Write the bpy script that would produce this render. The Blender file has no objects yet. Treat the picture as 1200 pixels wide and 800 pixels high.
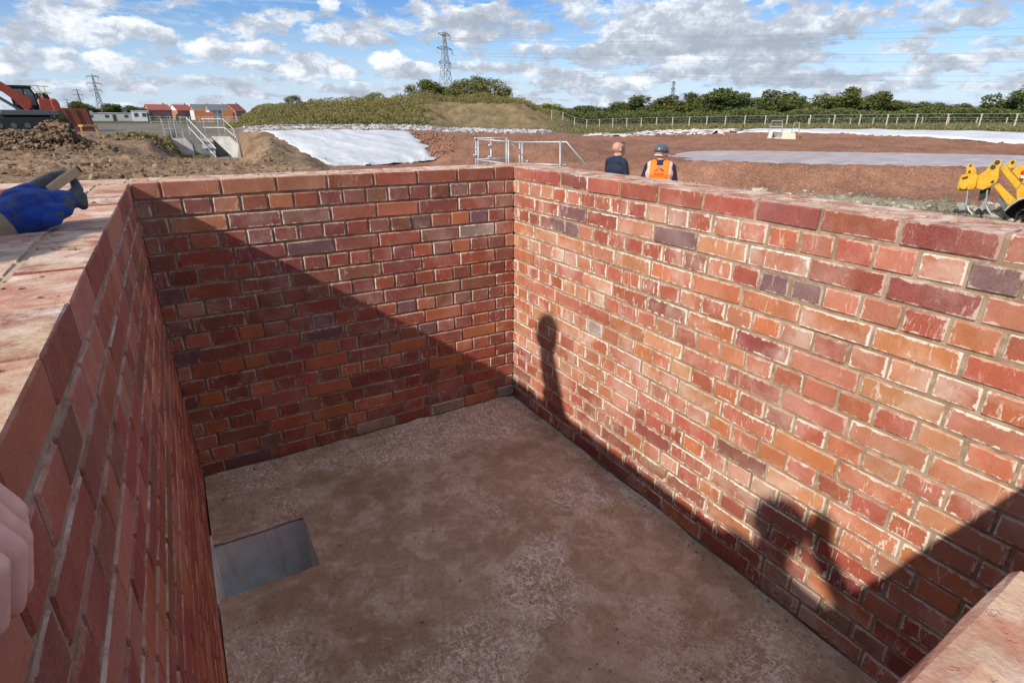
import bpy, bmesh, math, random
import numpy as np
from mathutils import Vector, Matrix

# ------------------------------------------------------------------ camera
S = bpy.context.scene
COL = S.collection
CAM = np.array([-1.6358, -2.7662, 0.2421])
PITCH, YAW, ROLL, FPX, CX, CY = 0.3911, -0.5314, 0.0031, 645.70, 599.67, 406.03
def cam_axes():
    cy, sy, cp, sp = math.cos(YAW), math.sin(YAW), math.cos(PITCH), math.sin(PITCH)
    f = np.array([-sy*cp, cy*cp, -sp]); rt = np.array([cy, sy, 0.]); up = np.cross(rt, f)
    c, s = math.cos(ROLL), math.sin(ROLL)
    return c*rt+s*up, -s*rt+c*up, f
RT, UP, FW = cam_axes()
cd = bpy.data.cameras.new('camera')
cd.sensor_fit = 'HORIZONTAL'; cd.sensor_width = 36.0
cd.lens = FPX/1200*36
cd.shift_x = (600-CX)/1200; cd.shift_y = (CY-400)/1200
cd.clip_start = 0.02; cd.clip_end = 9000
cam = bpy.data.objects.new('camera', cd); COL.objects.link(cam)
M = Matrix.Identity(4)
for i in range(3):
    M[i][0], M[i][1], M[i][2], M[i][3] = RT[i], UP[i], -FW[i], CAM[i]
cam.matrix_world = M
S.camera = cam

# ------------------------------------------------------------------ light
SUN_DIR = Vector((1.0, 0.33, -0.72)).normalized()          # the way the light travels
SUN_EL = math.asin(-SUN_DIR.z)
SUN_AZ = math.atan2(-SUN_DIR.x, -SUN_DIR.y)                # compass bearing of the sun
sd = bpy.data.lights.new('sun', 'SUN'); sd.energy = 3.3; sd.angle = math.radians(0.8); sd.color = (1.0, 0.93, 0.83)
sun = bpy.data.objects.new('sun', sd); COL.objects.link(sun)
sun.rotation_euler = SUN_DIR.to_track_quat('-Z', 'Y').to_euler(); sun.location = (-20, -8, 20)
vs = S.view_settings
vs.view_transform = 'Standard'; vs.look = 'None'; vs.exposure = 0.65; vs.gamma = 1.0; vs.use_curve_mapping = False
S.cycles.max_bounces = 6; S.cycles.diffuse_bounces = 5; S.cycles.glossy_bounces = 2; S.cycles.transmission_bounces = 2

# ------------------------------------------------------------------ layout helpers
def ray(px, py):
    a, b = (px-CX)/FPX, -(py-CY)/FPX
    return RT*a + UP*b + FW
def at(px, py, dist):
    """point seen at photo pixel (px,py), dist metres away along the ground"""
    d = ray(px, py); return CAM + d*(dist/math.hypot(d[0], d[1]))
def on(px, py, z=None, x=None, y=None):
    d = ray(px, py)
    t = (z-CAM[2])/d[2] if z is not None else ((x-CAM[0])/d[0] if x is not None else (y-CAM[1])/d[1])
    return CAM + d*t
def proj(P):
    d = np.asarray(P, float)-CAM
    w = d@FW
    return np.array([CX+FPX*(d@RT)/w, CY-FPX*(d@UP)/w, w])
def az_of(px, py=140):
    d = ray(px, py); return math.atan2(d[0], d[1])

# ------------------------------------------------------------------ node helpers
def new_mat(name):
    m = bpy.data.materials.new(name); m.use_nodes = True
    nt = m.node_tree; nt.nodes.clear()
    return m, NT(nt)
class NT:
    def __init__(s, nt): s.nt = nt
    def n(s, typ, ins=None, **kw):
        nd = s.nt.nodes.new(typ)
        for k, v in kw.items(): setattr(nd, k, v)
        for k, v in (ins or {}).items():
            sk = nd.inputs[k]
            if isinstance(v, bpy.types.NodeSocket): s.nt.links.new(v, sk)
            else: sk.default_value = v
        return nd
    def math(s, op, a, b=0.0, clamp=False):
        return s.n('ShaderNodeMath', {0: a, 1: b}, operation=op, use_clamp=clamp).outputs[0]
    def vmath(s, op, a, b=(0, 0, 0)):
        nd = s.n('ShaderNodeVectorMath', {0: a, 1: b}, operation=op)
        return nd.outputs['Value'] if op in ('DOT_PRODUCT', 'LENGTH') else nd.outputs[0]
    def scale(s, a, f):
        return s.n('ShaderNodeVectorMath', {0: a, 'Scale': f}, operation='SCALE').outputs[0]
    def mix(s, f, a, b, blend='MIX'):
        nd = s.n('ShaderNodeMix', data_type='RGBA', blend_type=blend, clamp_factor=True)
        for k, v in ((0, f), (6, a), (7, b)):
            if isinstance(v, bpy.types.NodeSocket): s.nt.links.new(v, nd.inputs[k])
            else: nd.inputs[k].default_value = (*v, 1) if k > 0 and len(v) == 3 else v
        return nd.outputs[2]
    def noise(s, vec, scale, detail=4, rough=0.55, dist=0.0, out=0):
        nd = s.n('ShaderNodeTexNoise', {'Scale': scale, 'Detail': detail, 'Roughness': rough, 'Distortion': dist})
        if vec is not None: s.nt.links.new(vec, nd.inputs['Vector'])
        return nd.outputs[out]
    def rng(s, v, a, b, c=0.0, d=1.0, smooth=True):
        return s.n('ShaderNodeMapRange', {0: v, 1: a, 2: b, 3: c, 4: d}, interpolation_type='SMOOTHSTEP' if smooth else 'LINEAR', clamp=True).outputs[0]
    def mapping(s, vec, scale=(1, 1, 1), rot=(0, 0, 0), loc=(0, 0, 0)):
        return s.n('ShaderNodeMapping', {0: vec, 'Location': loc, 'Rotation': rot, 'Scale': scale}).outputs[0]
    def bump(s, h, strength, dist=0.01, normal=None):
        nd = s.n('ShaderNodeBump', {'Strength': strength, 'Distance': dist, 'Height': h})
        if normal is not None: s.nt.links.new(normal, nd.inputs['Normal'])
        return nd.outputs[0]
    def out(s, col, rough=0.8, normal=None, metal=0.0, spec=0.3, **kw):
        p = s.n('ShaderNodeBsdfPrincipled')
        for k, v in dict({'Base Color': col, 'Roughness': rough, 'Metallic': metal, 'Specular IOR Level': spec}, **kw).items():
            if isinstance(v, bpy.types.NodeSocket): s.nt.links.new(v, p.inputs[k])
            else: p.inputs[k].default_value = (*v, 1) if k == 'Base Color' and len(v) == 3 else v
        if normal is not None: s.nt.links.new(normal, p.inputs['Normal'])
        s.n('ShaderNodeOutputMaterial', {0: p.outputs[0]})
        return p

# ------------------------------------------------------------------ sky
CLOUDS = [  # photo px, py, half width px, half height px, whiteness 0..1, weight
 (98, 32, 42, 20, 1.0, 1.3), (150, 34, 40, 12, .85, 1.0), (190, 42, 30, 9, .7, .8), (130, 72, 30, 12, 1.0, 1.2), (70, 62, 22, 9, .9, .8), (70, 77, 20, 7, .9, .8),
 (20, 40, 26, 10, .45, .8), (8, 82, 28, 8, .8, .9), (245, 57, 30, 11, 1.0, 1.1), (295, 57, 30, 9, .8, 1.0), (345, 86, 20, 10, 1.0, 1.1), (372, 75, 34, 11, .8, .8),
 (402, 84, 14, 8, 1.0, 1.0), (388, 8, 12, 10, .9, .9), (380, 42, 26, 12, .75, .9), (430, 46, 34, 9, .6, .8), (460, 72, 26, 11, 1.0, 1.0), (495, 80, 22, 6, .95, .9),
 (170, 106, 16, 8, .8, .7), (300, 78, 34, 7, .75, .8), (560, 20, 58, 14, .3, 1.1), (555, 42, 40, 9, .3, .8), (620, 34, 30, 10, .25, .8), (585, 78, 40, 8, .5, .7),
 (640, 62, 60, 10, .25, .8), (660, 92, 60, 11, .5, .8), (745, 40, 45, 16, .7, 1.0), (800, 20, 95, 26, .5, 1.2), (880, 45, 110, 18, .22, 1.2), (760, 56, 80, 10, .12, 1.0), (960, 30, 60, 14, .55, .9),
 (720, 70, 55, 11, .4, .9), (810, 76, 30, 11, 1.0, .9), (880, 72, 95, 14, .3, 1.0), (920, 92, 110, 11, .25, .9), (740, 98, 34, 9, .9, .8), (700, 105, 60, 8, .4, .7), (1140, 22, 36, 12, .25, .8),
 (1125, 72, 26, 8, .6, .7), (1180, 48, 40, 7, .3, .6), (1172, 102, 24, 6, .8, .7), (1010, 106, 90, 8, .5, .6), (240, 96, 60, 8, .4, .5), (430, 104, 60, 8, .45, .6), (60, 108, 60, 9, .35, .6),
]
def make_world():
    w = bpy.data.worlds.new('World'); S.world = w; w.use_nodes = True
    nt = w.node_tree; nt.nodes.clear(); N = NT(nt)
    sky = N.n('ShaderNodeTexSky', sky_type='NISHITA', sun_disc=False, sun_elevation=SUN_EL, sun_rotation=SUN_AZ, altitude=60, air_density=1.0, dust_density=0.6, ozone_density=2.2)
    tc = N.n('ShaderNodeTexCoord').outputs['Generated']
    sep = N.n('ShaderNodeSeparateXYZ', {0: tc})
    az = N.math('ARCTAN2', sep.outputs[0], sep.outputs[1])
    el = N.math('ARCSINE', sep.outputs[2])
    p = N.n('ShaderNodeCombineXYZ', {0: az, 1: N.math('MULTIPLY', el, 1.55)}).outputs[0]
    warp = N.scale(N.vmath('SUBTRACT', N.noise(p, 22, 4, .6, 0, 1), (.5, .5, .5)), .030)
    pw = N.vmath('ADD', p, warp)
    den = num = 0.0
    for (px, py, hw, hh, wh, wt) in CLOUDS:
        a0 = az_of(px, py); d = ray(px, py); e0 = math.atan2(d[2], math.hypot(d[0], d[1]))
        d2 = ray(px+hw, py); ra = abs(math.atan2(d2[0], d2[1])-a0)*1.25
        d3 = ray(px, py-hh); re = abs(math.atan2(d3[2], math.hypot(d3[0], d3[1]))-e0)*1.25
        q = N.vmath('MULTIPLY', N.vmath('SUBTRACT', pw, (a0, e0*1.55, 0)), (1/ra, 1/(re*1.55), 0))
        wgt = N.math('MULTIPLY', N.math('SUBTRACT', 1.0, N.vmath('DOT_PRODUCT', q, q), True), wt)
        h = N.math('MULTIPLY_ADD', N.vmath('DOT_PRODUCT', q, (-.15, .42, 0)), 1.0); h.node.inputs[2].default_value = wh*.75+.02
        den = N.math('ADD', den, wgt); num = N.math('ADD', num, N.math('MULTIPLY', h, wgt))
    # broken cloud goes on all round, thickened overhead, out of view, to add fill
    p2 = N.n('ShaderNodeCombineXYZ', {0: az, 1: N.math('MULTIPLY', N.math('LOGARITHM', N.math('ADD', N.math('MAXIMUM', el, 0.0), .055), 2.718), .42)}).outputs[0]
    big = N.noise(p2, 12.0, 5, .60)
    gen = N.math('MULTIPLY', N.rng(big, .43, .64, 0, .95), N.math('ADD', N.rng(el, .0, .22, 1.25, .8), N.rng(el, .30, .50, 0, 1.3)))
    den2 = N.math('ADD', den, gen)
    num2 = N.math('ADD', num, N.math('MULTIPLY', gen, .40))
    fb = N.noise(N.vmath('MULTIPLY', pw, (1, 1.25, 1)), 30, 7, .62)
    dd = N.math('MULTIPLY_ADD', N.math('SUBTRACT', fb, .5), 2.5, False); dd.node.inputs[2].default_value = 0
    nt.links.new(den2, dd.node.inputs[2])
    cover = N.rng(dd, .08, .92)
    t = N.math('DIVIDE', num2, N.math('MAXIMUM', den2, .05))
    t2 = N.math('ADD', t, N.math('MULTIPLY', N.math('SUBTRACT', N.noise(pw, 26, 6, .66), .5), 2.2))
    ramp = N.n('ShaderNodeValToRGB', {0: t2})
    cr = ramp.color_ramp; cr.elements[0].position = 0.0; cr.elements[0].color = (2.15, 2.45, 2.95, 1)
    cr.elements[1].position = 1.0; cr.elements[1].color = (5.6, 5.7, 5.85, 1)
    e = cr.elements.new(.38); e.color = (2.85, 3.15, 3.65, 1)
    e = cr.elements.new(.66); e.color = (4.3, 4.6, 5.0, 1)
    # thin high cloud
    cir = N.noise(N.mapping(p, (1.2, 5.5, 1), (0, 0, .35)), 6, 5, .65, .6)
    thin = N.rng(cir, .44, .75, .0, .62)
    low = N.rng(el, .0, .17, .72, .0)                      # milky air towards the horizon
    hue = N.n('ShaderNodeHueSaturation', {'Saturation': 1.22, 'Value': .62, 'Color': N.mix(1.0, sky.outputs[0], (.90, .96, 1.16), 'MULTIPLY')}).outputs[0]
    base = N.mix(N.math('MAXIMUM', thin, low), hue, (3.3, 4.15, 5.3))
    colr = N.mix(cover, base, ramp.outputs[0])
    bg = N.n('ShaderNodeBackground', {'Color': colr, 'Strength': 0.125})
    N.n('ShaderNodeOutputWorld', {0: bg.outputs[0]})
    w.cycles.sampling_method = 'NONE'
make_world()

# ------------------------------------------------------------------ mesh helpers
class MB:
    """collects shapes; build() links them as one mesh object"""
    def __init__(s): s.v = []; s.f = []; s.m = []; s.mi = 0; s.loc = []; s.col = []
    def add(s, vs, fs):
        o = len(s.v); s.v += [tuple(map(float, p)) for p in vs]; s.f += [tuple(i+o for i in f) for f in fs]; s.m += [s.mi]*len(fs)
    def box(s, lo, hi, M=None):
        (a, b, c), (d, e, f) = lo, hi
        P = [(a, b, c), (d, b, c), (d, e, c), (a, e, c), (a, b, f), (d, b, f), (d, e, f), (a, e, f)]
        if M is not None: P = [M@Vector(p) for p in P]
        s.add(P, [(0, 3, 2, 1), (4, 5, 6, 7), (0, 1, 5, 4), (1, 2, 6, 5), (2, 3, 7, 6), (3, 0, 4, 7)])
    def bar(s, p0, p1, w, h=None, up=(0, 0, 1)):
        """box section from p0 to p1, w across, h in the up direction"""
        h = h or w
        p0, p1 = Vector(p0), Vector(p1); d = (p1-p0)
        L = d.length; d.normalize(); u = Vector(up)
        if abs(d.dot(u)) > .98: u = Vector((1, 0, 0))
        x = d.cross(u).normalized(); y = x.cross(d).normalized()
        P = []
        for q in (p0, p1):
            for sx, sy in ((-1, -1), (1, -1), (1, 1), (-1, 1)): P.append(q+x*(sx*w/2)+y*(sy*h/2))
        s.add(P, [(0, 1, 2, 3), (7, 6, 5, 4), (0, 4, 5, 1), (1, 5, 6, 2), (2, 6, 7, 3), (3, 7, 4, 0)])
    def tube(s, pts, r, n=6, cap=True):
        pts = [Vector(p) for p in pts]; rs = r if isinstance(r, (list, tuple)) else [r]*len(pts)
        o = len(s.v); V = []; F = []
        for i, p in enumerate(pts):
            d = (pts[min(i+1, len(pts)-1)]-pts[max(i-1, 0)]).normalized()
            u = Vector((0, 0, 1)) if abs(d.z) < .9 else Vector((1, 0, 0))
            x = d.cross(u).normalized(); y = x.cross(d).normalized()
            for k in range(n):
                a = 2*math.pi*k/n; V.append(p+(x*math.cos(a)+y*math.sin(a))*rs[i])
        for i in range(len(pts)-1):
            for k in range(n):
                a, b = i*n+k, i*n+(k+1) % n; F.append((a, b, b+n, a+n))
        if cap:
            F.append(tuple(range(n))[::-1]); F.append(tuple((len(pts)-1)*n+k for k in range(n)))
        s.add(V, F)
    def prism(s, poly, y0, y1, M=None):
        """polygon in local (x,z), extruded along local y"""
        n = len(poly)
        P = [(x, y0, z) for x, z in poly]+[(x, y1, z) for x, z in poly]
        if M is not None: P = [M@Vector(p) for p in P]
        s.add(P, [tuple(range(n)), tuple(range(2*n-1, n-1, -1))]+[(i+n, (i+1) % n+n, (i+1) % n, i) for i in range(n)])
    def ball(s, c, r, n=8, m=6):
        c = Vector(c); r = Vector(r) if not isinstance(r, (int, float)) else Vector((r, r, r))
        V = [(c.x, c.y, c.z+r.z)]; F = []
        for i in range(1, m):
            t = math.pi*i/m
            for k in range(n):
                a = 2*math.pi*k/n; V.append((c.x+r.x*math.sin(t)*math.cos(a), c.y+r.y*math.sin(t)*math.sin(a), c.z+r.z*math.cos(t)))
        V.append((c.x, c.y, c.z-r.z))
        for k in range(n): F.append((0, 1+k, 1+(k+1) % n))
        for i in range(m-2):
            for k in range(n):
                a = 1+i*n+k; b = 1+i*n+(k+1) % n; F.append((a, a+n, b+n, b))
        L = len(V)-1; q = 1+(m-2)*n
        for k in range(n): F.append((L, q+(k+1) % n, q+k))
        s.add(V, F)
    def build(s, name, mat, parent=None, smooth=False, bevel=0):
        me = bpy.data.meshes.new(name); me.from_pydata(s.v, [], s.f)
        for m in (mat if isinstance(mat, list) else [mat]): me.materials.append(m)
        if isinstance(mat, list): me.polygons.foreach_set('material_index', s.m)
        bm = bmesh.new(); bm.from_mesh(me); bmesh.ops.recalc_face_normals(bm, faces=bm.faces)
        if bevel: bmesh.ops.bevel(bm, geom=list(bm.edges), offset=bevel, segments=1, affect='EDGES', profile=.5)
        bm.to_mesh(me); bm.free()
        if smooth: me.polygons.foreach_set('use_smooth', [True]*len(me.polygons))
        me.update()
        return link(name, me, parent)
def link(name, me, parent=None):
    o = bpy.data.objects.new(name, me); COL.objects.link(o)
    if parent is not None: o.parent = parent
    return o
def tag(o, label=None, cat=None, group=None, kind=None):
    if label: o['label'] = label
    if cat: o['category'] = cat
    if group: o['group'] = group
    if kind: o['kind'] = kind
    return o
def empty(name, loc=(0, 0, 0), rz=0.0):
    o = bpy.data.objects.new(name, None); COL.objects.link(o); o.location = loc; o.rotation_euler.z = rz; o.empty_display_size = .2
    return o
def local(o, mb):
    """world-space shapes collected in mb become local to the empty o (translation and z rotation only)"""
    c, s = math.cos(-o.rotation_euler.z), math.sin(-o.rotation_euler.z); l = o.location
    mb.v = [((x-l.x)*c-(y-l.y)*s, (x-l.x)*s+(y-l.y)*c, z-l.z) for x, y, z in mb.v]
    return mb
def grid_faces(nu, nv):
    i = np.arange(nu-1)[:, None]*nv+np.arange(nv-1)[None, :]
    return np.stack([i, i+nv, i+nv+1, i+1], -1).reshape(-1, 4)
def mesh_np(name, V, F, mats, smooth=True):
    me = bpy.data.meshes.new(name)
    V = np.asarray(V, np.float32); F = np.asarray(F, np.int32); k = F.shape[1]
    me.vertices.add(len(V)); me.vertices.foreach_set('co', V.ravel())
    me.loops.add(F.size); me.loops.foreach_set('vertex_index', F.ravel())
    me.polygons.add(len(F)); me.polygons.foreach_set('loop_start', np.arange(0, F.size, k, dtype=np.int32))
    me.polygons.foreach_set('use_smooth', np.full(len(F), smooth))
    for m in (mats if isinstance(mats, list) else [mats]): me.materials.append(m)
    me.update(); me.validate()
    return me

# numpy noise
def _h(ix, iy, iz, seed):
    n = (ix.astype(np.int64)*374761393+iy.astype(np.int64)*668265263+iz.astype(np.int64)*2147483647+seed*974711) & 0xffffffff
    n = ((n ^ (n >> 13))*1274126177) & 0xffffffff
    n = (n ^ (n >> 16)) & 0xffffff
    return n/float(0xffffff)
def vnoise(x, y, z=0.0, seed=0):
    x, y = np.asarray(x, float), np.asarray(y, float); z = np.broadcast_to(np.asarray(z, float), x.shape)
    ix, iy, iz = np.floor(x), np.floor(y), np.floor(z); fx, fy, fz = x-ix, y-iy, z-iz
    fx, fy, fz = [f*f*(3-2*f) for f in (fx, fy, fz)]
    r = 0
    for a in (0, 1):
        for b in (0, 1):
            for c in (0, 1):
                r = r+_h(ix+a, iy+b, iz+c, seed)*(fx if a else 1-fx)*(fy if b else 1-fy)*(fz if c else 1-fz)
    return r*2-1
def fbm(x, y, z=0.0, oct=4, seed=0, gain=.5):
    r = 0; a = 1
    for o in range(oct):
        r = r+a*vnoise(x*2**o, y*2**o, np.asarray(z)*2**o, seed+o); a *= gain
    return r

# ------------------------------------------------------------------ masonry materials
def brick_material():
    m, N = new_mat('brick_clay')
    oi = N.n('ShaderNodeObjectInfo')
    loc = N.n('ShaderNodeAttribute', attribute_name='loc').outputs['Vector']
    hl = N.n('ShaderNodeAttribute', attribute_name='half_length').outputs['Fac']
    bcol = N.n('ShaderNodeAttribute', attribute_name='brick_colour')
    off = N.n('ShaderNodeAttribute', attribute_name='grain_offset').outputs['Fac']
    col = N.mix(1.0, bcol.outputs['Color'], oi.outputs['Color'], 'MULTIPLY')
    lime = N.math('MULTIPLY', oi.outputs['Alpha'], bcol.outputs['Alpha'])
    shift = N.math('ADD', N.math('MULTIPLY', oi.outputs['Random'], 91.0), off)
    p = N.vmath('ADD', loc, N.n('ShaderNodeCombineXYZ', {0: shift, 1: N.math('MULTIPLY', shift, 1.7), 2: N.math('MULTIPLY', shift, .6)}).outputs[0])
    sp = N.n('ShaderNodeSeparateXYZ', {0: loc})
    dx = N.math('SUBTRACT', hl, N.math('ABSOLUTE', sp.outputs[0]))
    dz = N.math('SUBTRACT', .0325, N.math('ABSOLUTE', sp.outputs[2]))
    geo = N.n('ShaderNodeNewGeometry')
    nz = N.math('ABSOLUTE', N.n('ShaderNodeSeparateXYZ', {0: geo.outputs['True Normal']}).outputs[2])
    top = N.rng(nz, .6, .9)
    ed = N.math('MINIMUM', dx, N.math('ADD', dz, N.math('MULTIPLY', top, .05)))
    n1 = N.noise(p, 42, 5, .68)
    n2 = N.noise(p, 11, 2, .55)
    n3 = N.noise(p, 260, 1, .6)
    n4 = N.noise(N.mapping(p, (1, 1, .22), (0, .6, 0)), 46, 4, .72, 1.4)
    haze = N.noise(geo.outputs['Position'], 4.2, 5, .62, .3)
    # fired colour: even, with fine grain and a few burnt specks
    c1 = N.mix(N.rng(n2, .3, .7), N.mix(1.0, col, (.90, .86, .86), 'MULTIPLY'), N.mix(1.0, col, (1.10, 1.08, 1.05), 'MULTIPLY'))
    c2 = N.mix(N.math('MULTIPLY', N.rng(n3, .42, .72), .30), c1, N.mix(.55, c1, (.50, .26, .18)))
    dark = N.math('MULTIPLY', N.rng(n1, .60, .70), .38)
    c3 = N.mix(dark, c2, N.mix(1.0, c2, (.55, .48, .48), 'MULTIPLY'))
    # lime and mortar left on the arrises, scuffs across the face, a film over several bricks
    e1 = N.math('ADD', ed, N.math('MULTIPLY', N.math('SUBTRACT', n1, .5), .034))
    edge = N.math('MULTIPLY', N.rng(e1, .0058, .0034), N.rng(N.math('ADD', n2, N.math('MULTIPLY', lime, .12)), .44, .54))
    scuff = N.math('MULTIPLY', N.rng(n4, .575, .625), N.rng(n2, .42, .58))
    film = N.math('MULTIPLY', N.rng(haze, .45, .70), .40)
    mask = N.math('MULTIPLY', N.math('MAXIMUM', N.math('MAXIMUM', edge, N.math('MULTIPLY', scuff, .62)), film), lime, True)
    n5 = N.noise(p, 95, 4, .72)
    wn = N.noise(geo.outputs['Position'], 11, 6, .68, .3)
    dustm = N.math('MULTIPLY', top, N.math('ADD', N.rng(wn, .40, .60, .18, .92), N.rng(n5, .42, .58, -.08, .08)))
    c4 = N.mix(mask, c3, N.mix(n3, (.64, .51, .41), (.80, .69, .58)))
    c5 = N.mix(dustm, c4, N.mix(N.rng(haze, .42, .6), (.56, .40, .27), (.72, .58, .47)))
    pit = N.rng(n5, .30, .40, 0, 1)
    h = N.math('ADD', N.math('MULTIPLY', n1, .55), N.math('ADD', N.math('MULTIPLY', n3, .2), N.math('MULTIPLY', pit, .35)))
    h2 = N.math('ADD', h, N.math('MULTIPLY', mask, .35))
    N.out(c5, N.rng(n1, .3, .7, .62, .86), N.bump(h2, .55, .005), spec=.32)
    return m
def mortar_material():
    m, N = new_mat('mortar')
    p = N.n('ShaderNodeTexCoord').outputs['Object']
    n1 = N.noise(p, 6, 4); n2 = N.noise(p, 240, 3, .7); n3 = N.noise(p, 35, 4, .6)
    c = N.mix(N.rng(n1, .35, .65), (.25, .170, .105), (.36, .265, .175))
    c = N.mix(N.math('MULTIPLY', N.rng(N.noise(p, 4.2, 5, .62, .3), .46, .72), .5), c, (.56, .46, .35)); c = N.mix(N.math('MULTIPLY', N.rng(n3, .5, .62), .5), c, (.53, .43, .32))
    c = N.mix(N.math('MULTIPLY', n2, .35), c, (.14, .10, .07))
    tp = N.rng(N.n('ShaderNodeSeparateXYZ', {0: N.n('ShaderNodeNewGeometry').outputs['True Normal']}).outputs[2], .6, .9)
    c = N.mix(N.math('MULTIPLY', tp, .6), c, (.52, .40, .28))
    N.out(c, .92, N.bump(N.math('ADD', N.math('MULTIPLY', n2, .4), n3), .6, .006), spec=.15)
    return m
BRICK, MORTAR = brick_material(), mortar_material()

# ------------------------------------------------------------------ masonry
rng = random.Random(11)
BW, BH, BP = 0.2150, 0.065, 0.0102         # brick length, height, joint
def brick_mesh(L, D, H=.065, seed=0, cuts=0):
    """one brick: x along the wall, front face at y=0 looking to -y, z up; worn arrises"""
    r = random.Random(seed)
    bm = bmesh.new()
    bmesh.ops.create_cube(bm, size=1.0)
    for v in bm.verts:
        v.co.x *= L; v.co.y = (v.co.y+.5)*D; v.co.z *= H
    for v in bm.verts: v.co += Vector((r.uniform(-.0016, .0016), r.uniform(-.0012, .0012), r.uniform(-.0014, .0014)))
    bmesh.ops.bevel(bm, geom=list(bm.edges), offset=.0034, segments=1, affect='EDGES', profile=.6)
    if cuts:
        bmesh.ops.subdivide_edges(bm, edges=[e for e in bm.edges if e.calc_length() > .012], cuts=cuts, use_grid_fill=True)
        bm.verts.ensure_lookup_table(); bm.normal_update()
        P = np.array([v.co for v in bm.verts]); n = fbm(P[:, 0]*60+seed, P[:, 1]*60, P[:, 2]*60, 4, seed)
        for v, k in zip(bm.verts, n): v.co += v.normal*float(k)*.0022
    for v in bm.verts: v.co += Vector((r.uniform(-1, 1), r.uniform(-1, 1), r.uniform(-1, 1)))*.0007
    bmesh.ops.recalc_face_normals(bm, faces=bm.faces)
    me = bpy.data.meshes.new('brick'); bm.to_mesh(me); bm.free()
    n = len(me.vertices)
    co = np.zeros(n*3, np.float32); me.vertices.foreach_get('co', co)
    me.attributes.new('loc', 'FLOAT_VECTOR', 'POINT').data.foreach_set('vector', co)
    me.attributes.new('half_length', 'FLOAT', 'POINT').data.foreach_set('value', np.full(n, L/2, np.float32))
    me.attributes.new('grain_offset', 'FLOAT', 'POINT').data.foreach_set('value', np.zeros(n, np.float32))
    me.attributes.new('brick_colour', 'FLOAT_COLOR', 'POINT').data.foreach_set('color', np.ones(n*4, np.float32))
    me.materials.append(BRICK)
    return me
_bm_cache = {}
def get_brick(L, D, var, cuts=0):
    k = (round(L, 3), round(D, 3), var, cuts)
    if k not in _bm_cache: _bm_cache[k] = brick_mesh(L, D, .065, hash(k) % 1000, cuts)
    return _bm_cache[k]

PAL = dict(red=(.300, .078, .046), brightred=(.375, .105, .058), orange=(.425, .145, .065), pink=(.415, .160, .097), tan=(.44, .195, .105), brown=(.235, .088, .056),
           maroon=(.235, .062, .050), purple=(.170, .088, .090), grey=(.33, .25, .21))
def mix_pal(weights):
    r = rng.random()*sum(weights.values())
    for k, w in weights.items():
        r -= w
        if r <= 0: break
    c = PAL[k]; j = 1+rng.uniform(-.11, .11)
    return [c[0]*j*(1+rng.uniform(-.06, .06)), c[1]*j*(1+rng.uniform(-.12, .12)), c[2]*j*(1+rng.uniform(-.12, .12))]

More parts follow.
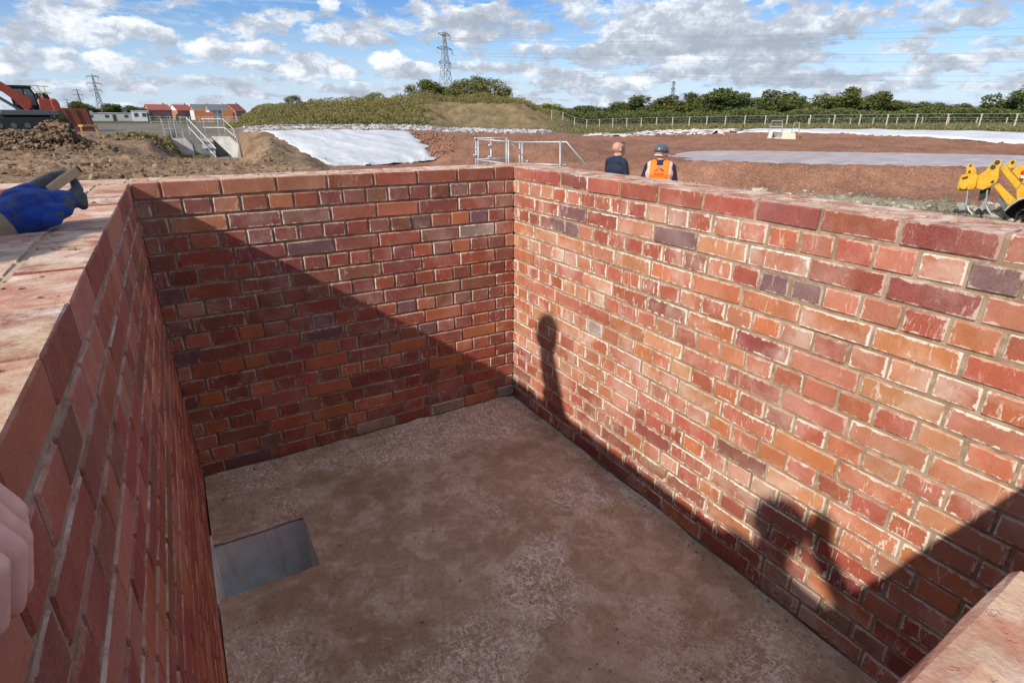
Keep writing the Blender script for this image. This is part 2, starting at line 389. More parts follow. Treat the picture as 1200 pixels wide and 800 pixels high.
class Wall:
    wob = 1.0
    def __init__(s, name, label, origin, u, n_in, length, stretch_off, lo=0.0, hi=None, T=.215):
        """origin: top inner corner; u: direction along the wall; n_in: points into the chamber"""
        s.o, s.u, s.n, s.len = Vector(origin), Vector(u), Vector(n_in), length
        s.off = stretch_off; s.bricks = []; s.T = T
        s.root = empty(name, (origin[0], origin[1], -1.425)); tag(s.root, label, 'wall', kind='thing')
        s.lo = lo; s.hi = length if hi is None else hi
    def add(s, u0, u1, c, d0, depth, colour, lime, seen, cuts=0, proud=0.0):
        """a brick from u0 to u1 in course c (0 = top), its front d0 behind the inner face"""
        L = u1-u0
        if L < .02: return
        ce = s.o+s.u*((u0+u1)/2)-s.n*d0+Vector((0, 0, -.075*c-.0325))
        s.bricks.append(dict(L=L, D=depth, p=ce+s.n*proud, col=colour, lime=lime, seen=seen, var=rng.randrange(4), cuts=cuts,
                             tilt=rng.gauss(0, .0045), yaw=rng.gauss(0, .005)*s.wob, face=s.n))
    def fill_inner(s, weights, lime, jit=1.0):
        for c in range(19):
            if c % 2 == 0:
                js = [s.lo]+[s.off+.225*k for k in range(-2, 20) if s.lo+.03 < s.off+.225*k < s.hi-.03]+[s.hi]; D = .1025
            else:
                js = [s.lo]+[.05625+.1125*k for k in range(-4, 40) if s.lo+.03 < .05625+.1125*k < s.hi-.03]+[s.hi]; D = .215
            for a, b in zip(js[:-1], js[1:]):
                e0 = a+(.005 if a > s.lo else .001); e1 = b-(.005 if b < s.hi else .001)
                s.add(e0+rng.uniform(-.0012, .0012), e1+rng.uniform(-.0012, .0012), c, 0, D, mix_pal(weights(c, (a+b)/2)), max(0, lime(c, (a+b)/2)*(1+rng.gauss(0, .35))), True, proud=rng.gauss(.0005, .0014)*jit)
    def fill_outer(s, lo, hi, weights, top_seen, cuts=0):
        k = 0
        for c in range(0, 7):
            if s.T < .3:
                if c % 2: continue
                pitch, d0, D = .225, .1125, .1025
            elif c % 2 == 0: pitch, d0, D = .1125, .1128, .215
            else: pitch, d0, D = .225, .2255, .1025
            a = lo
            while a < hi-.02:
                b = min(a+pitch, hi)
                s.add(a+.005, b-.005, c, d0, D, mix_pal(weights(c, a)), .5, top_seen and c == 0, proud=rng.gauss(0, .002))
                a = b
    def build(s, overrides=(), limit=300):
        for px, py, colr, lm in overrides:
            best = min((b for b in s.bricks if b['seen']), key=lambda b: (proj(b['p'])[0]-px)**2+(proj(b['p'])[1]-py)**2)
            best['col'] = [x*rng.uniform(.92, 1.08) for x in PAL[colr]]
            if lm is not None: best['lime'] = lm
        for b in s.bricks:
            q = proj(b['p']); b['in'] = q[2] > .05 and -60 < q[0] < 1260 and -60 < q[1] < 860
            b['size'] = b['L']/max(q[2], .05)**2*abs(b['face'].dot((Vector(CAM)-b['p']).normalized())) if b['in'] and b['seen'] else 0
        order = sorted(s.bricks, key=lambda b: -b['size'])
        single = [b for b in order if b['size'] > 0][:limit]
        ids = set(map(id, single)); rest = [b for b in s.bricks if id(b) not in ids]
        base = Matrix((( s.u.x, -s.n.x, 0, 0), (s.u.y, -s.n.y, 0, 0), (0, 0, 1, 0), (0, 0, 0, 1)))
        rl = s.root.location
        def mtx(b): return Matrix.Translation(b['p'])@base@Matrix.Rotation(b['tilt'], 4, 'Y')@Matrix.Rotation(b['yaw'], 4, 'Z')
        for b in single:
            # alike pieces share one mesh; cut bricks get their own
            L = min((.215, .1025), key=lambda q: abs(q-b['L'])); L = L if abs(L-b['L']) < .006 else b['L']
            o = link('brick', get_brick(L, b['D'], b['var'], b['cuts']), s.root)
            o.matrix_local = Matrix.Translation(-rl)@mtx(b); o.color = (*b['col'], b['lime'])
        V, F, loc, hl, go, bc, nv = [], [], [], [], [], [], 0
        for b in rest:
            L = min((.215, .1025), key=lambda q: abs(q-b['L'])); L = L if abs(L-b['L']) < .006 else b['L']
            me = get_brick(L, b['D'], b['var']); n = len(me.vertices)
            co = np.zeros(n*3, np.float32); me.vertices.foreach_get('co', co); co = co.reshape(-1, 3)
            m = np.array(Matrix.Translation(-rl)@mtx(b)); V.append(co@m[:3, :3].T+m[:3, 3]); loc.append(co)
            F += [tuple(i+nv for i in p.vertices) for p in me.polygons]; nv += n
            hl += [L/2]*n; go += [rng.uniform(0, 90)]*n; bc += [(*b['col'], b['lime'])]*n
        if rest:
            me = bpy.data.meshes.new('brick_backing'); me.from_pydata(np.concatenate(V).tolist(), [], F)
            me.attributes.new('loc', 'FLOAT_VECTOR', 'POINT').data.foreach_set('vector', np.concatenate(loc).ravel())
            me.attributes.new('half_length', 'FLOAT', 'POINT').data.foreach_set('value', np.array(hl, np.float32))
            me.attributes.new('grain_offset', 'FLOAT', 'POINT').data.foreach_set('value', np.array(go, np.float32))
            me.attributes.new('brick_colour', 'FLOAT_COLOR', 'POINT').data.foreach_set('color', np.array(bc, np.float32).ravel())
            me.materials.append(BRICK); tag(link('brick_backing', me, s.root), kind='stuff')
    def core(s, lo, hi, recess=.0080):
        """the mortar bed the bricks sit in"""
        a = s.o+s.u*lo-s.n*recess; b = s.o+s.u*hi-s.n*(s.T-recess)
        mb = MB()
        mb.box((min(a.x, b.x), min(a.y, b.y), -1.55), (max(a.x, b.x), max(a.y, b.y), -.0030))
        local(s.root, mb).build('mortar', MORTAR, s.root)

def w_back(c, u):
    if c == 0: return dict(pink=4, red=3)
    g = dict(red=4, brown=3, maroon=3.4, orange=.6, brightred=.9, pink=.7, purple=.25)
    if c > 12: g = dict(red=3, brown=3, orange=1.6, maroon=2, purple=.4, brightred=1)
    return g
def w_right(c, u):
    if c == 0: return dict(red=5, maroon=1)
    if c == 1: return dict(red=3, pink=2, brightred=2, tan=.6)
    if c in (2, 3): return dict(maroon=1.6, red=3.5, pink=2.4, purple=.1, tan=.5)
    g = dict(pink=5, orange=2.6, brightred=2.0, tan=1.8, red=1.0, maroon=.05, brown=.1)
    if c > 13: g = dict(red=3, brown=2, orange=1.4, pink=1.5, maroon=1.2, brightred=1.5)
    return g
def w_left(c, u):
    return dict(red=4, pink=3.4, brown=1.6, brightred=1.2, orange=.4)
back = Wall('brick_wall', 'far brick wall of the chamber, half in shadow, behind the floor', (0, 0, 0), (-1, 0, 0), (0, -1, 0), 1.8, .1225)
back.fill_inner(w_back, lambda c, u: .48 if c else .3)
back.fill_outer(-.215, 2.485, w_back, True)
for a in (-.215, -.1075): back.add(a+.005, a+.1025, 0, 0, .1025, mix_pal(w_back(0, 0)), .4, True)
for a in (1.81, 2.035, 2.26): back.add(a+.005, a+.220, 0, 0, .1025, mix_pal(w_back(0, 0)), .4, True)
back.core(-.209, 2.479)
back.build([(465, 245, 'orange', .1), (520, 366, 'orange', .2), (562, 384, 'orange', .1), (465, 252, 'orange', .1), (560, 275, 'grey', 1.2), (545, 277, 'orange', .2), (290, 388, 'orange', .1), (470, 408, 'orange', .1),
            (540, 268, 'orange', .1), (495, 345, 'pink', .6), (390, 415, 'orange', .1), (375, 423, 'orange', .05), (395, 453, 'orange', .05), (250, 430, 'brightred', .1), (268, 428, 'orange', .1), (300, 422, 'orange', .1), (320, 290, 'maroon', .4), (350, 295, 'purple', .4),
            (489, 268, 'purple', .5), (595, 455, 'grey', .8), (520, 497, 'grey', .9), (450, 497, 'grey', .9)])
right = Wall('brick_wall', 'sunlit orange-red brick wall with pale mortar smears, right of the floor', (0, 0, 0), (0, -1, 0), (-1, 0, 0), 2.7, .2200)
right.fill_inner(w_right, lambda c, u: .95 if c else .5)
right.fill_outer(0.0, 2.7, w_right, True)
right.core(.0065, 2.694, .0055)
right.build([(672, 252, 'purple', .8), (651, 266, 'purple', .5), (669, 268, 'purple', .5), (787, 276, 'purple', .35), (903, 330, 'purple', .5), (941, 338, 'purple', .5), (690, 382, 'grey', 1.3), (845, 265, 'pink', 1.2),
             (1060, 345, 'orange', .6), (895, 275, 'brightred', .8), (950, 290, 'brightred', .6), (994, 296, 'brightred', .5), (1120, 345, 'maroon', .6), (1155, 320, 'purple', .6), (1095, 512, 'tan', .7),
             (1165, 455, 'orange', .8), (1130, 425, 'orange', .5), (1180, 435, 'brightred', .5), (1000, 530, 'orange', .5), (900, 530, 'orange', .4), (850, 500, 'orange', .6), (1095, 690, 'orange', .2), (1050, 640, 'brightred', 1.2)])
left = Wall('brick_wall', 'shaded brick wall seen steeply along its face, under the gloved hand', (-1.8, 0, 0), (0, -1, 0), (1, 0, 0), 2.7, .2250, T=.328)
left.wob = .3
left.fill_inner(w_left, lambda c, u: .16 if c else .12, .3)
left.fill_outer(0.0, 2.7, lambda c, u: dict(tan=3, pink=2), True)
left.core(.0065, 2.694, .0035)
left.build()
near = Wall('brick_wall', 'nearest brick wall, only its pink worn brick top showing in the corner', (0, -2.7, 0), (-1, 0, 0), (0, 1, 0), 1.8, .1225)
near.fill_inner(w_left, lambda c, u: .4)
near.fill_outer(-.215, 2.128, w_left, True)
for b in near.bricks:
    if b['seen'] and b['p'].z > -.05: b['cuts'] = 6; b['col'] = [x*rng.uniform(.95, 1.05) for x in PAL['pink']]
near.core(-.209, 2.122)
near.build()

# ------------------------------------------------------------------ chamber floor and sump
def floor_material():
    m, N = new_mat('dusty_concrete')
    p = N.n('ShaderNodeTexCoord').outputs['Object']
    n1 = N.noise(p, 2.1, 5, .6); n2 = N.noise(p, 9, 6, .68, .4); n3 = N.noise(p, 60, 4, .7); n4 = N.noise(N.mapping(p, (1, .5, 1), (0, 0, .6)), 46, 5, .74, 1.9)
    n5 = N.noise(N.mapping(p, (.4, 1, 1), (0, 0, .35)), 62, 5, .74, 1.5)
    c = N.mix(N.rng(n1, .3, .7), (.41, .270, .168), (.52, .370, .250))
    c = N.mix(N.rng(n2, .44, .62), c, (.58, .43, .305))
    c = N.mix(N.math('MULTIPLY', N.rng(n3, .52, .60), .35), c, (.22, .15, .10))
    area = N.rng(N.noise(N.mapping(p, (1, 1, 1), (0, 0, 0), (.3, .55, 0)), 1.5, 5, .62, .5), .44, .60)
    pale = N.math('MAXIMUM', N.rng(n4, .50, .60), N.rng(n5, .52, .62))
    fine = N.math('MULTIPLY', N.rng(n3, .54, .60), N.rng(n2, .48, .60))
    c = N.mix(N.math('MULTIPLY', N.math('MAXIMUM', N.math('MULTIPLY', pale, area), N.math('MULTIPLY', fine, .6)), .85), c, (.90, .82, .72))
    dk = N.math('MULTIPLY', N.rng(N.noise(p, 3.3, 4, .6), .53, .68), .55)
    c = N.mix(dk, c, (.30, .19, .11))
    N.out(c, .93, N.bump(N.math('ADD', n3, N.math('MULTIPLY', n2, 1.5)), .5, .008), spec=.15)
    return m
def concrete_material(name, a, b, sc=6):
    m, N = new_mat(name)
    p = N.n('ShaderNodeTexCoord').outputs['Object']
    n1 = N.noise(p, sc, 5, .6); n3 = N.noise(p, sc*12, 3, .65)
    c = N.mix(N.rng(n1, .3, .7), a, b)
    c = N.mix(N.math('MULTIPLY', N.rng(N.noise(N.mapping(p, (1, 1, .12)), sc*2.5, 4), .5, .75), .5), c, tuple(x*.55 for x in a))
    N.out(c, .85, N.bump(N.math('ADD', n3, n1), .35, .006), spec=.25)
    return m
FLOORM = floor_material()
SUMPM = concrete_material('grey_concrete', (.68, .69, .67), (.84, .85, .82), 9)
HX0, HX1, HY0, HY1 = -1.792, -1.428, -.886, -.552
def build_floor():
    xs = np.unique(np.concatenate([np.linspace(-1.795, -.006, 70), [HX0, HX1]])); ys = np.unique(np.concatenate([np.linspace(-2.695, -.006, 100), [HY0, HY1]]))
    X, Y = np.meshgrid(xs, ys, indexing='ij')
    d = np.maximum(np.maximum(HX0-X, X-HX1), np.maximum(HY0-Y, Y-HY1))
    Z = -1.425+.004*fbm(X*3, Y*3, 0, 4, 3)+.0025*fbm(X*18, Y*18, 0, 3, 9)
    edge = np.minimum(np.minimum(X+1.8, -X), np.minimum(-Y, Y+2.7))
    Z += .012*np.clip(1-edge/.07, 0, 1)**2*(0.6+.5*vnoise(X*9, Y*9, 0, 4))
    jit = np.where((np.abs(d) < 1e-6), 1., 0.)
    Xj = X+jit*.004*fbm(X*30, Y*30, 0, 2, 5); Yj = Y+jit*.004*fbm(X*30, Y*30, 0, 2, 6)
    V = np.stack([Xj, Yj, Z], -1).reshape(-1, 3); F = grid_faces(len(xs), len(ys))
    xc = (X[:-1, :-1]+X[1:, 1:])/2; yc = (Y[:-1, :-1]+Y[1:, 1:])/2
    keep = ~((xc > HX0) & (xc < HX1) & (yc > HY0) & (yc < HY1))
    me = mesh_np('concrete_floor', V, F[keep.ravel()], FLOORM)
    o = link('concrete_floor', me); tag(o, 'dusty brown concrete floor of the brick chamber with pale scratches', None, kind='structure')
    z0, z1, t = -1.83, -1.442, .04
    mb = MB()
    mb.box((HX0-t, HY1, z0), (HX1+t, HY1+t, z1)); mb.box((HX0-t, HY0-t, z0), (HX1+t, HY0, z1))
    mb.box((HX1, HY0, z0), (HX1+t, HY1, z1)); mb.box((HX0-t, HY0, z0), (HX0, HY1, z1)); mb.box((HX0, HY0, z0-.05), (HX1, HY1, z0))
    mb.build('sump', SUMPM, o)
    mb = MB(); mb.box((-1.7995, -.93, -1.47), (-1.7925, -.52, -1.395)); mb.build('pale_edge_strip', flat('pale_strip', (.70, .69, .66), .6), o)
def flat(name, c, rough=.6, metal=0.0, spec=.4, bump=0.0, var=.12, sc=8):
    """plain paint or cloth with a little unevenness"""
    m, N = new_mat(name)
    p = N.n('ShaderNodeTexCoord').outputs['Object']
    n = N.noise(p, sc, 5, .6)
    col = N.mix(N.rng(n, .3, .7), tuple(x*(1-var) for x in c), tuple(min(1, x*(1+var)) for x in c))
    nm = N.bump(N.noise(p, sc*6, 4), bump, .01) if bump else None
    N.out(col, rough, nm, metal, spec)
    return m
build_floor()

# ------------------------------------------------------------------ ground
def Zr(px, py, r):
    d = ray(px, py); return CAM[2]+d[2]/math.hypot(d[0], d[1])*r
NEARL = [(0, 'z', -.30), (5, 'z', -.33)]
NEARR = [(0, 'z', -.35), (2.0, 'z', -.8), (5, 'z', -1.6), (9, 'z', -1.88)]
COLS = {
 -160: NEARL+[(12, 'z', -.38), (30, 'z', -.55), (90, 'z', -.6), (200, 'z', -.6)],
 0: NEARL+[(12, 188), (18, 178), (30, 165), (50, 156), (90, 149), (200, 'z', -.6)],
 110: NEARL+[(12, 190), (18, 179), (30, 167), (50, 156), (90, 148), (200, 'z', -.6)],
 165: NEARL+[(12, 193), (20, 184), (28, 180), (33, 166), (38, 159), (60, 151), (90, 148), (200, 'z', -.6)],
 192: NEARL+[(14, 194), (28, 188), (33, 184), (37, 168), (41, 160), (60, 151), (90, 147), (200, 'z', -.6)],
 207: NEARL+[(14, 195), (28, 190), (38, 188), (42, 180), (46, 163), (60, 152), (90, 147), (200, 'z', -.6)],
 222: NEARL+[(14, 195), (28, 190), (41, 187), (45, 186), (47, 163), (60, 152), (90, 148), (200, 'z', -.6)],
 275: NEARL+[(14, 198), (28, 192), (40, 188), (44, 187), (47, 163), (60, 153), (90, 148), (200, 'z', -.6)],
 287: NEARL+[(14, 199), (26, 192), (34, 186), (38, 166), (47, 158), (60, 152), (75, 148), (86, 137), (100, 135), (140, 'z', 0), (200, 'z', -.5)],
 310: NEARL+[(13, 199), (18, 192), (25, 168), (30, 164), (36, 166), (42, 154), (60, 151), (75, 147), (88, 127), (100, 125), (140, 'z', 0), (200, 'z', -.5)],
 345: NEARL+[(13, 200), (17, 195), (22, 184), (26, 180), (31, 186), (42, 153), (60, 150), (75, 146), (88, 125), (100, 123), (140, 'z', 0), (200, 'z', -.5)],
 385: NEARL+[(12, 'z', -.75), (18, 'z', -1.3), (25, 197), (29, 194), (42, 153), (60, 150), (75, 146), (88, 129), (100, 127), (140, 'z', 0), (200, 'z', -.5)],
 440: NEARL+[(12, 'z', -.85), (18, 'z', -1.4), (25, 197), (29, 193), (42, 154), (60, 150), (75, 146), (90, 125), (104, 121), (140, 'z', 1), (200, 'z', -.5)],
 500: NEARL+[(11, 'z', -.95), (18, 'z', -1.6), (26, 197), (31, 188), (42, 156), (60, 151), (75, 147), (95, 122), (106, 116), (140, 'z', 1.5), (200, 'z', -.5)],
 530: [(0, 'z', -.3), (4, 'z', -.45), (11, 'z', -1.2), (20, 'z', -1.75), (26, 197), (34, 166), (42, 158), (60, 153), (80, 149), (95, 126), (108, 119), (140, 'z', 1.5), (200, 'z', -.5)],
 600: [(0, 'z', -.3), (4, 'z', -.6), (8, 'z', -1.35), (14, 'z', -1.85), (23, 'z', -1.9), (25, 203), (31, 167), (42, 159), (60, 154), (78, 151), (98, 124), (110, 120), (140, 'z', 1), (200, 'z', -.5)],
 650: NEARR+[(20, 'z', -1.92), (23, 208), (26.5, 180), (31, 170), (42, 160), (60, 155), (78, 152), (98, 138), (112, 135), (150, 'z', -.3), (200, 'z', -.5)],
 685: NEARR+[(20, 'z', -1.92), (22, 211), (25, 192), (30, 178), (42, 163), (60, 156), (80, 153), (110, 148), (200, 'z', -.5)],
 730: NEARR+[(20, 'z', -1.92), (21.5, 214), (24, 192), (29, 183), (36, 174), (44, 163), (54, 156), (80, 151), (110, 148), (200, 'z', -.5)],
 775: NEARR+[(20, 'z', -1.92), (21, 217), (23.4, 191), (27, 'z', -1.22), (30, 'z', -1.33), (33, 176), (42, 164), (50, 154), (80, 150), (110, 147), (200, 'z', -.5)],
 860: NEARR+[(20, 'z', -1.92), (20.6, 222), (22.6, 189), (24.5, 'z', -1.5), (33, 'z', -1.5), (35.5, 174), (42, 162), (47, 153), (80, 149), (110, 147), (200, 'z', -.5)],
 1000: NEARR+[(20, 'z', -1.92), (21, 222), (22.8, 193), (24.5, 'z', -1.5), (34, 'z', -1.5), (36.5, 177), (43, 164), (47, 154), (80, 149), (110, 147), (200, 'z', -.5)],
 1100: NEARR+[(21, 'z', -1.92), (23, 219), (24.6, 195), (26.5, 'z', -1.5), (35, 'z', -1.5), (37.5, 180), (44, 166), (48, 155), (80, 149), (110, 147), (200, 'z', -.5)],
 1200: NEARR+[(22, 'z', -1.92), (25, 219), (26.6, 196), (28.5, 'z', -1.5), (35, 'z', -1.5), (38.5, 184), (45, 168), (49, 156), (80, 150), (110, 147), (200, 'z', -.5)],
 1400: NEARR+[(22, 'z', -1.92), (25, 'z', -1.8), (26.6, 'z', -1.2), (28.5, 'z', -1.5), (35, 'z', -1.5), (38.5, 'z', -1.0), (45, 'z', -.8), (49, 'z', -.5), (80, 'z', -.5), (110, 'z', -.5), (200, 'z', -.5)],
}
_c = sorted(COLS.items()); COLS = {}
for (p0, a), (p1, b) in zip(_c[:-1], _c[1:]):
    COLS[p0] = a
    if len(a) == len(b) and p0 >= 685:
        for t in np.linspace(0, 1, 8)[1:-1]:
            px = p0+(p1-p0)*t; Q = []
            for u, v in zip(a, b):
                zu = u[2] if u[1] == 'z' else Zr(p0, u[1], u[0]); zv = v[2] if v[1] == 'z' else Zr(p1, v[1], v[0])
                Q.append((u[0]+(v[0]-u[0])*t, 'z', zu+(zv-zu)*t))
            COLS[px] = Q
COLS[_c[-1][0]] = _c[-1][1]
_r1 = np.arange(.3, 6.0, .085); _r2 = 6.0*1.0125**np.arange(0, 264); _r3 = _r2[-1]*1.09**np.arange(1, 44)
RR = np.concatenate([_r1, _r2, _r3])
ZT = []; AZC = []
for px, cs in COLS.items():
    rs = [c[0] for c in cs]; zs = [c[2] if c[1] == 'z' else Zr(px, c[1], c[0]) for c in cs]
    ZT.append(np.interp(RR, rs, zs)); AZC.append(az_of(px))
AZC = np.array([AZC[0]-1.0]+AZC+[AZC[-1]+1.0]); flatz = np.interp(RR, [0, 300], [-.33, -.5]); ZT = np.array([flatz]+ZT+[flatz])
def base_z(az, r):
    """smooth ground height at bearing az, r metres from the chamber corner"""
    az = np.asarray(az, float); r = np.asarray(r, float)
    j = np.clip(np.searchsorted(AZC, az)-1, 0, len(AZC)-2)
    t = np.clip((az-AZC[j])/(AZC[j+1]-AZC[j]), 0, 1); t = t*t*(3-2*t)
    k = np.clip(np.searchsorted(RR, r)-1, 0, len(RR)-2)
    f = np.clip((r-RR[k])/(RR[k+1]-RR[k]), 0, 1)
    z = lambda c: ZT[c, k]*(1-f)+ZT[c, k+1]*f
    return z(j)*(1-t)+z(j+1)*t
def gz(x, y):
    return float(base_z(math.atan2(x-CAM[0], y-CAM[1]), math.hypot(x-CAM[0], y-CAM[1])))
def gpt(px, r, dz=0.0):
    a = az_of(px); x, y = CAM[0]+r*math.sin(a), CAM[1]+r*math.cos(a)
    return Vector((x, y, float(base_z(a, r))+dz))
def az2px(az):  # bearing back to photo column at the horizon
    return CX+698*np.tan(np.clip(az+YAW, -1.45, 1.45))
def sstep(x, a, b):
    t = np.clip((x-a)/(b-a), 0, 1); return t*t*(3-2*t)
def build_ground():
    fine = np.arange(AZC[1]+.12, AZC[-2]-.02, math.radians(.2))
    coarse = np.linspace(fine[-1], fine[0]+2*math.pi, 90)[1:-1]
    A = np.concatenate([fine, coarse]); n = len(A)
    AA, R = np.meshgrid(A, RR, indexing='ij')
    aw = np.where(AA > math.pi, AA-2*math.pi, AA)
    aw = np.where(aw > AZC[-1], np.where(aw > 2.4, AZC[0]-.1, aw), aw)
    Z = base_z(aw, R)
    X, Y = CAM[0]+R*np.sin(AA), CAM[1]+R*np.cos(AA)
    px = az2px(aw); px = np.where(np.abs(aw+YAW) < 1.3, px, np.where(aw > 0, 3000, -3000))
    # kinds of ground
    nA = fbm(X*.12, Y*.12, 0, 4, 1); nB = fbm(X*.6, Y*.6, 0, 4, 2); nC = fbm(X*2.2, Y*2.2, 0, 3, 5)
    pn = px+18*nB
    clay = sstep(pn, 440, 520)*sstep(R+2*nB, 8, 13)*(1-sstep(R+3*nA, 52, 60))
    clay = np.maximum(clay, sstep(pn, 370, 420)*sstep(R, 14, 20)*(1-sstep(R, 52, 58)))
    stony = sstep(pn, 640, 760)*sstep(R+1.5*nB, 11, 14)*(1-sstep(R+.5*nB, 19.6, 20.6))
    mound = sstep(pn, 262, 285)*(1-sstep(pn, 650, 690))*sstep(R+1.2*nB, 72, 76)
    dryhill = sstep(pn, 478, 520)*(1-sstep(pn, 640, 680))*sstep(R, 74, 79)*(1-sstep(R+3*nA, 104, 110))
    field = np.maximum(sstep(pn, 630, 690)*sstep(R+2*nA, 50, 56), sstep(R, 115, 135))
    yard = (1-sstep(pn, 255, 285))*sstep(R+3*nA, 42, 48)
    rub = sstep(R+1.5*nB, 50, 53)*(1-sstep(R, 70, 76))*sstep(pn, 270, 300)*(1-sstep(pn, 640, 690))
    def L(c): return np.array(c)[None, None, :]
    C = L((.27, .180, .112))*(1+.22*nA+.25*nB+.16*nC)[..., None]
    def lay(C, w, c, a=.18, b=.12): return C*(1-w[..., None])+L(c)*(1+a*nB+b*nC)[..., None]*w[..., None]
    tan = sstep(pn, 285, 310)*(1-sstep(pn, 395, 430))*sstep(R, 14, 17)*(1-sstep(R, 32, 34))
    C = lay(C, tan, (.27, .19, .115)); C = lay(C, clay, (.30, .155, .100)); C = lay(C, stony, (.30, .265, .185), .3, .25)
    C = lay(C, yard, (.20, .175, .15)); C = lay(C, rub, (.23, .21, .20), .4, .35)
    C = lay(C, mound, (.085, .088, .034), .3); C = lay(C, dryhill, (.25, .185, .10), .22); C = lay(C, field, (.10, .105, .045), .25)
    C = np.clip(C, .02, .6)
    # relief
    wet = np.clip(1-R/90, .15, 1)
    rut = np.sin((X*.35+Y*1.0+1.2*nA)*7.5)*.5+.5
    dirt = 1-np.maximum.reduce([clay, mound, field, yard*.7])
    near = sstep(R, 3.2, 6)
    rough = fbm(X*3.1, Y*3.1, 0, 4, 21, .6)
    clod = np.maximum(0, fbm(X*6.5, Y*6.5, 0, 3, 31))**1.5
    Z = Z+near*dirt*(.032*rough+.04*clod*(1+.8*nA)+.06*(rut-.5)*sstep(nA, -.5, .3)+.012*nC)*(.7+.5*np.clip(R/25, 0, 1))
    crack = np.abs(fbm(X*1.1, Y*1.1, 0, 3, 41))
    Z = Z+clay*near*(.03*rough+.028*nB+.025*clod-.07*np.exp(-(crack/.035)**2))
    Z = Z+(mound+dryhill)*.18*nB+stony*(.08*np.abs(rough)+.09*clod)+rub*.12*np.abs(rough)
    Z = Z+field*.1*nA*np.clip(1-R/400, 0, 1)
    # the chamber stands in its own excavation
    inside = (X > -2.128+.07) & (X < .215-.07) & (Y < .215-.07) & (Y > -2.915+.07)
    Z = np.where(inside, -2.3, Z)
    dfr = np.maximum(np.maximum(-2.128-X, X-.215), np.maximum(Y-.215, -2.915-Y))
    Z = np.where((dfr > -.12) & (dfr < .5) & ~inside, np.minimum(Z, -.22), Z)
    m = len(RR); V = np.stack([X, Y, Z], -1).reshape(-1, 3)
    i = np.arange(n)[:, None]*m+np.arange(m-1)[None, :]; i2 = ((np.arange(n)+1) % n)[:, None]*m+np.arange(m-1)[None, :]
    F = np.stack([i, i+1, i2+1, i2], -1).reshape(-1, 4)
    mt, N = new_mat('soil')
    at_ = N.n('ShaderNodeAttribute', attribute_name='soil_colour').outputs['Color']
    p = N.n('ShaderNodeTexCoord').outputs['Object']
    n1 = N.noise(p, 1.7, 5, .65); n2 = N.noise(p, 14, 5, .7); n3 = N.noise(N.mapping(p, (1, .3, 1), (0, 0, .3)), 5, 4, .65)
    c = N.mix(N.rng(n2, .35, .68), N.mix(1.0, at_, (.62, .58, .55), 'MULTIPLY'), N.mix(1.0, at_, (1.25, 1.25, 1.25), 'MULTIPLY'))
    c = N.mix(N.math('MULTIPLY', N.rng(n1, .5, .7), .45), c, N.mix(1.0, c, (.62, .58, .56), 'MULTIPLY'))
    c = N.mix(N.math('MULTIPLY', N.rng(n3, .55, .68), .3), c, N.mix(1.0, c, (1.5, 1.45, 1.4), 'MULTIPLY'))
    N.out(c, .95, N.bump(N.math('ADD', n2, N.math('MULTIPLY', n1, 2.0)), .8, .04), spec=.1)
    me = mesh_np('ground', V, F, mt)
    ca = me.attributes.new('soil_colour', 'FLOAT_COLOR', 'POINT')
    ca.data.foreach_set('color', np.concatenate([C, np.ones(C.shape[:2]+(1,))], -1).astype(np.float32).ravel())
    bm = bmesh.new(); bm.from_mesh(me); bmesh.ops.recalc_face_normals(bm, faces=bm.faces)
    if sum(f.normal.z for f in list(bm.faces)[:2000]) < 0: bmesh.ops.reverse_faces(bm, faces=bm.faces)
    bm.to_mesh(me); bm.free()
    tag(link('ground', me), 'bare brown and red construction site ground', None, kind='structure')
build_ground()

# lagoon
def build_lagoon():
    edge = [(786, 27.2), (810, 25.0), (860, 23.1), (930, 23.0), (1000, 23.2), (1100, 25.0), (1200, 27.0), (1400, 27.0)]
    far = [(1400, 38), (1200, 38), (1100, 37.2), (1000, 36.4), (900, 35.6), (860, 35.2), (815, 33.0), (788, 29.2)]
    P = [gpt(a, r) for a, r in edge+far]
    mt, N = new_mat('muddy_water')
    p = N.n('ShaderNodeTexCoord').outputs['Object']
    n = N.noise(N.mapping(p, (.35, 1, 1), (0, 0, -.6)), 2.0, 4, .6)
    N.out(N.mix(N.rng(n, .4, .65), (.38, .29, .25), (.52, .43, .39)), .40, N.bump(N.noise(p, 9, 3), .06, .02), spec=.3)
    me = bpy.data.meshes.new('lagoon_water'); me.from_pydata([(q.x, q.y, -1.335) for q in P], [], [tuple(range(len(P)))])
    me.materials.append(mt)
    if me.polygons[0].normal.z < 0: me.flip_normals()
    tag(link('lagoon_water', me), 'pale muddy water lying in the red clay lagoon', None, kind='structure')
build_lagoon()

# ------------------------------------------------------------------ shared materials
GALV = flat('galvanised_steel', (.44, .455, .455), .5, .4, .5, var=.1, sc=3)
PALECON = concrete_material('pale_concrete', (.50, .48, .42), (.66, .64, .58), 2)
DARKCON = concrete_material('dark_grey_concrete', (.20, .20, .18), (.28, .28, .25), 2)  # darker grey for the back walls, the steps' apron and alternate steps
def sheet_material():
    m, N = new_mat('white_geotextile')
    p = N.n('ShaderNodeTexCoord').outputs['Object']
    n = N.noise(p, .5, 5, .6); n2 = N.noise(N.mapping(p, (1, .15, 1), (0, 0, .5)), 3, 4, .6)
    c = N.mix(N.rng(n, .3, .7), (.48, .49, .51), (.58, .59, .60)); c = N.mix(N.math('MULTIPLY', N.rng(n2, .56, .7), .35), c, (.52, .47, .42))
    N.out(c, .7, N.bump(N.math('ADD', n2, n), .5, .08), spec=.3)
    return m
SHEET = sheet_material()
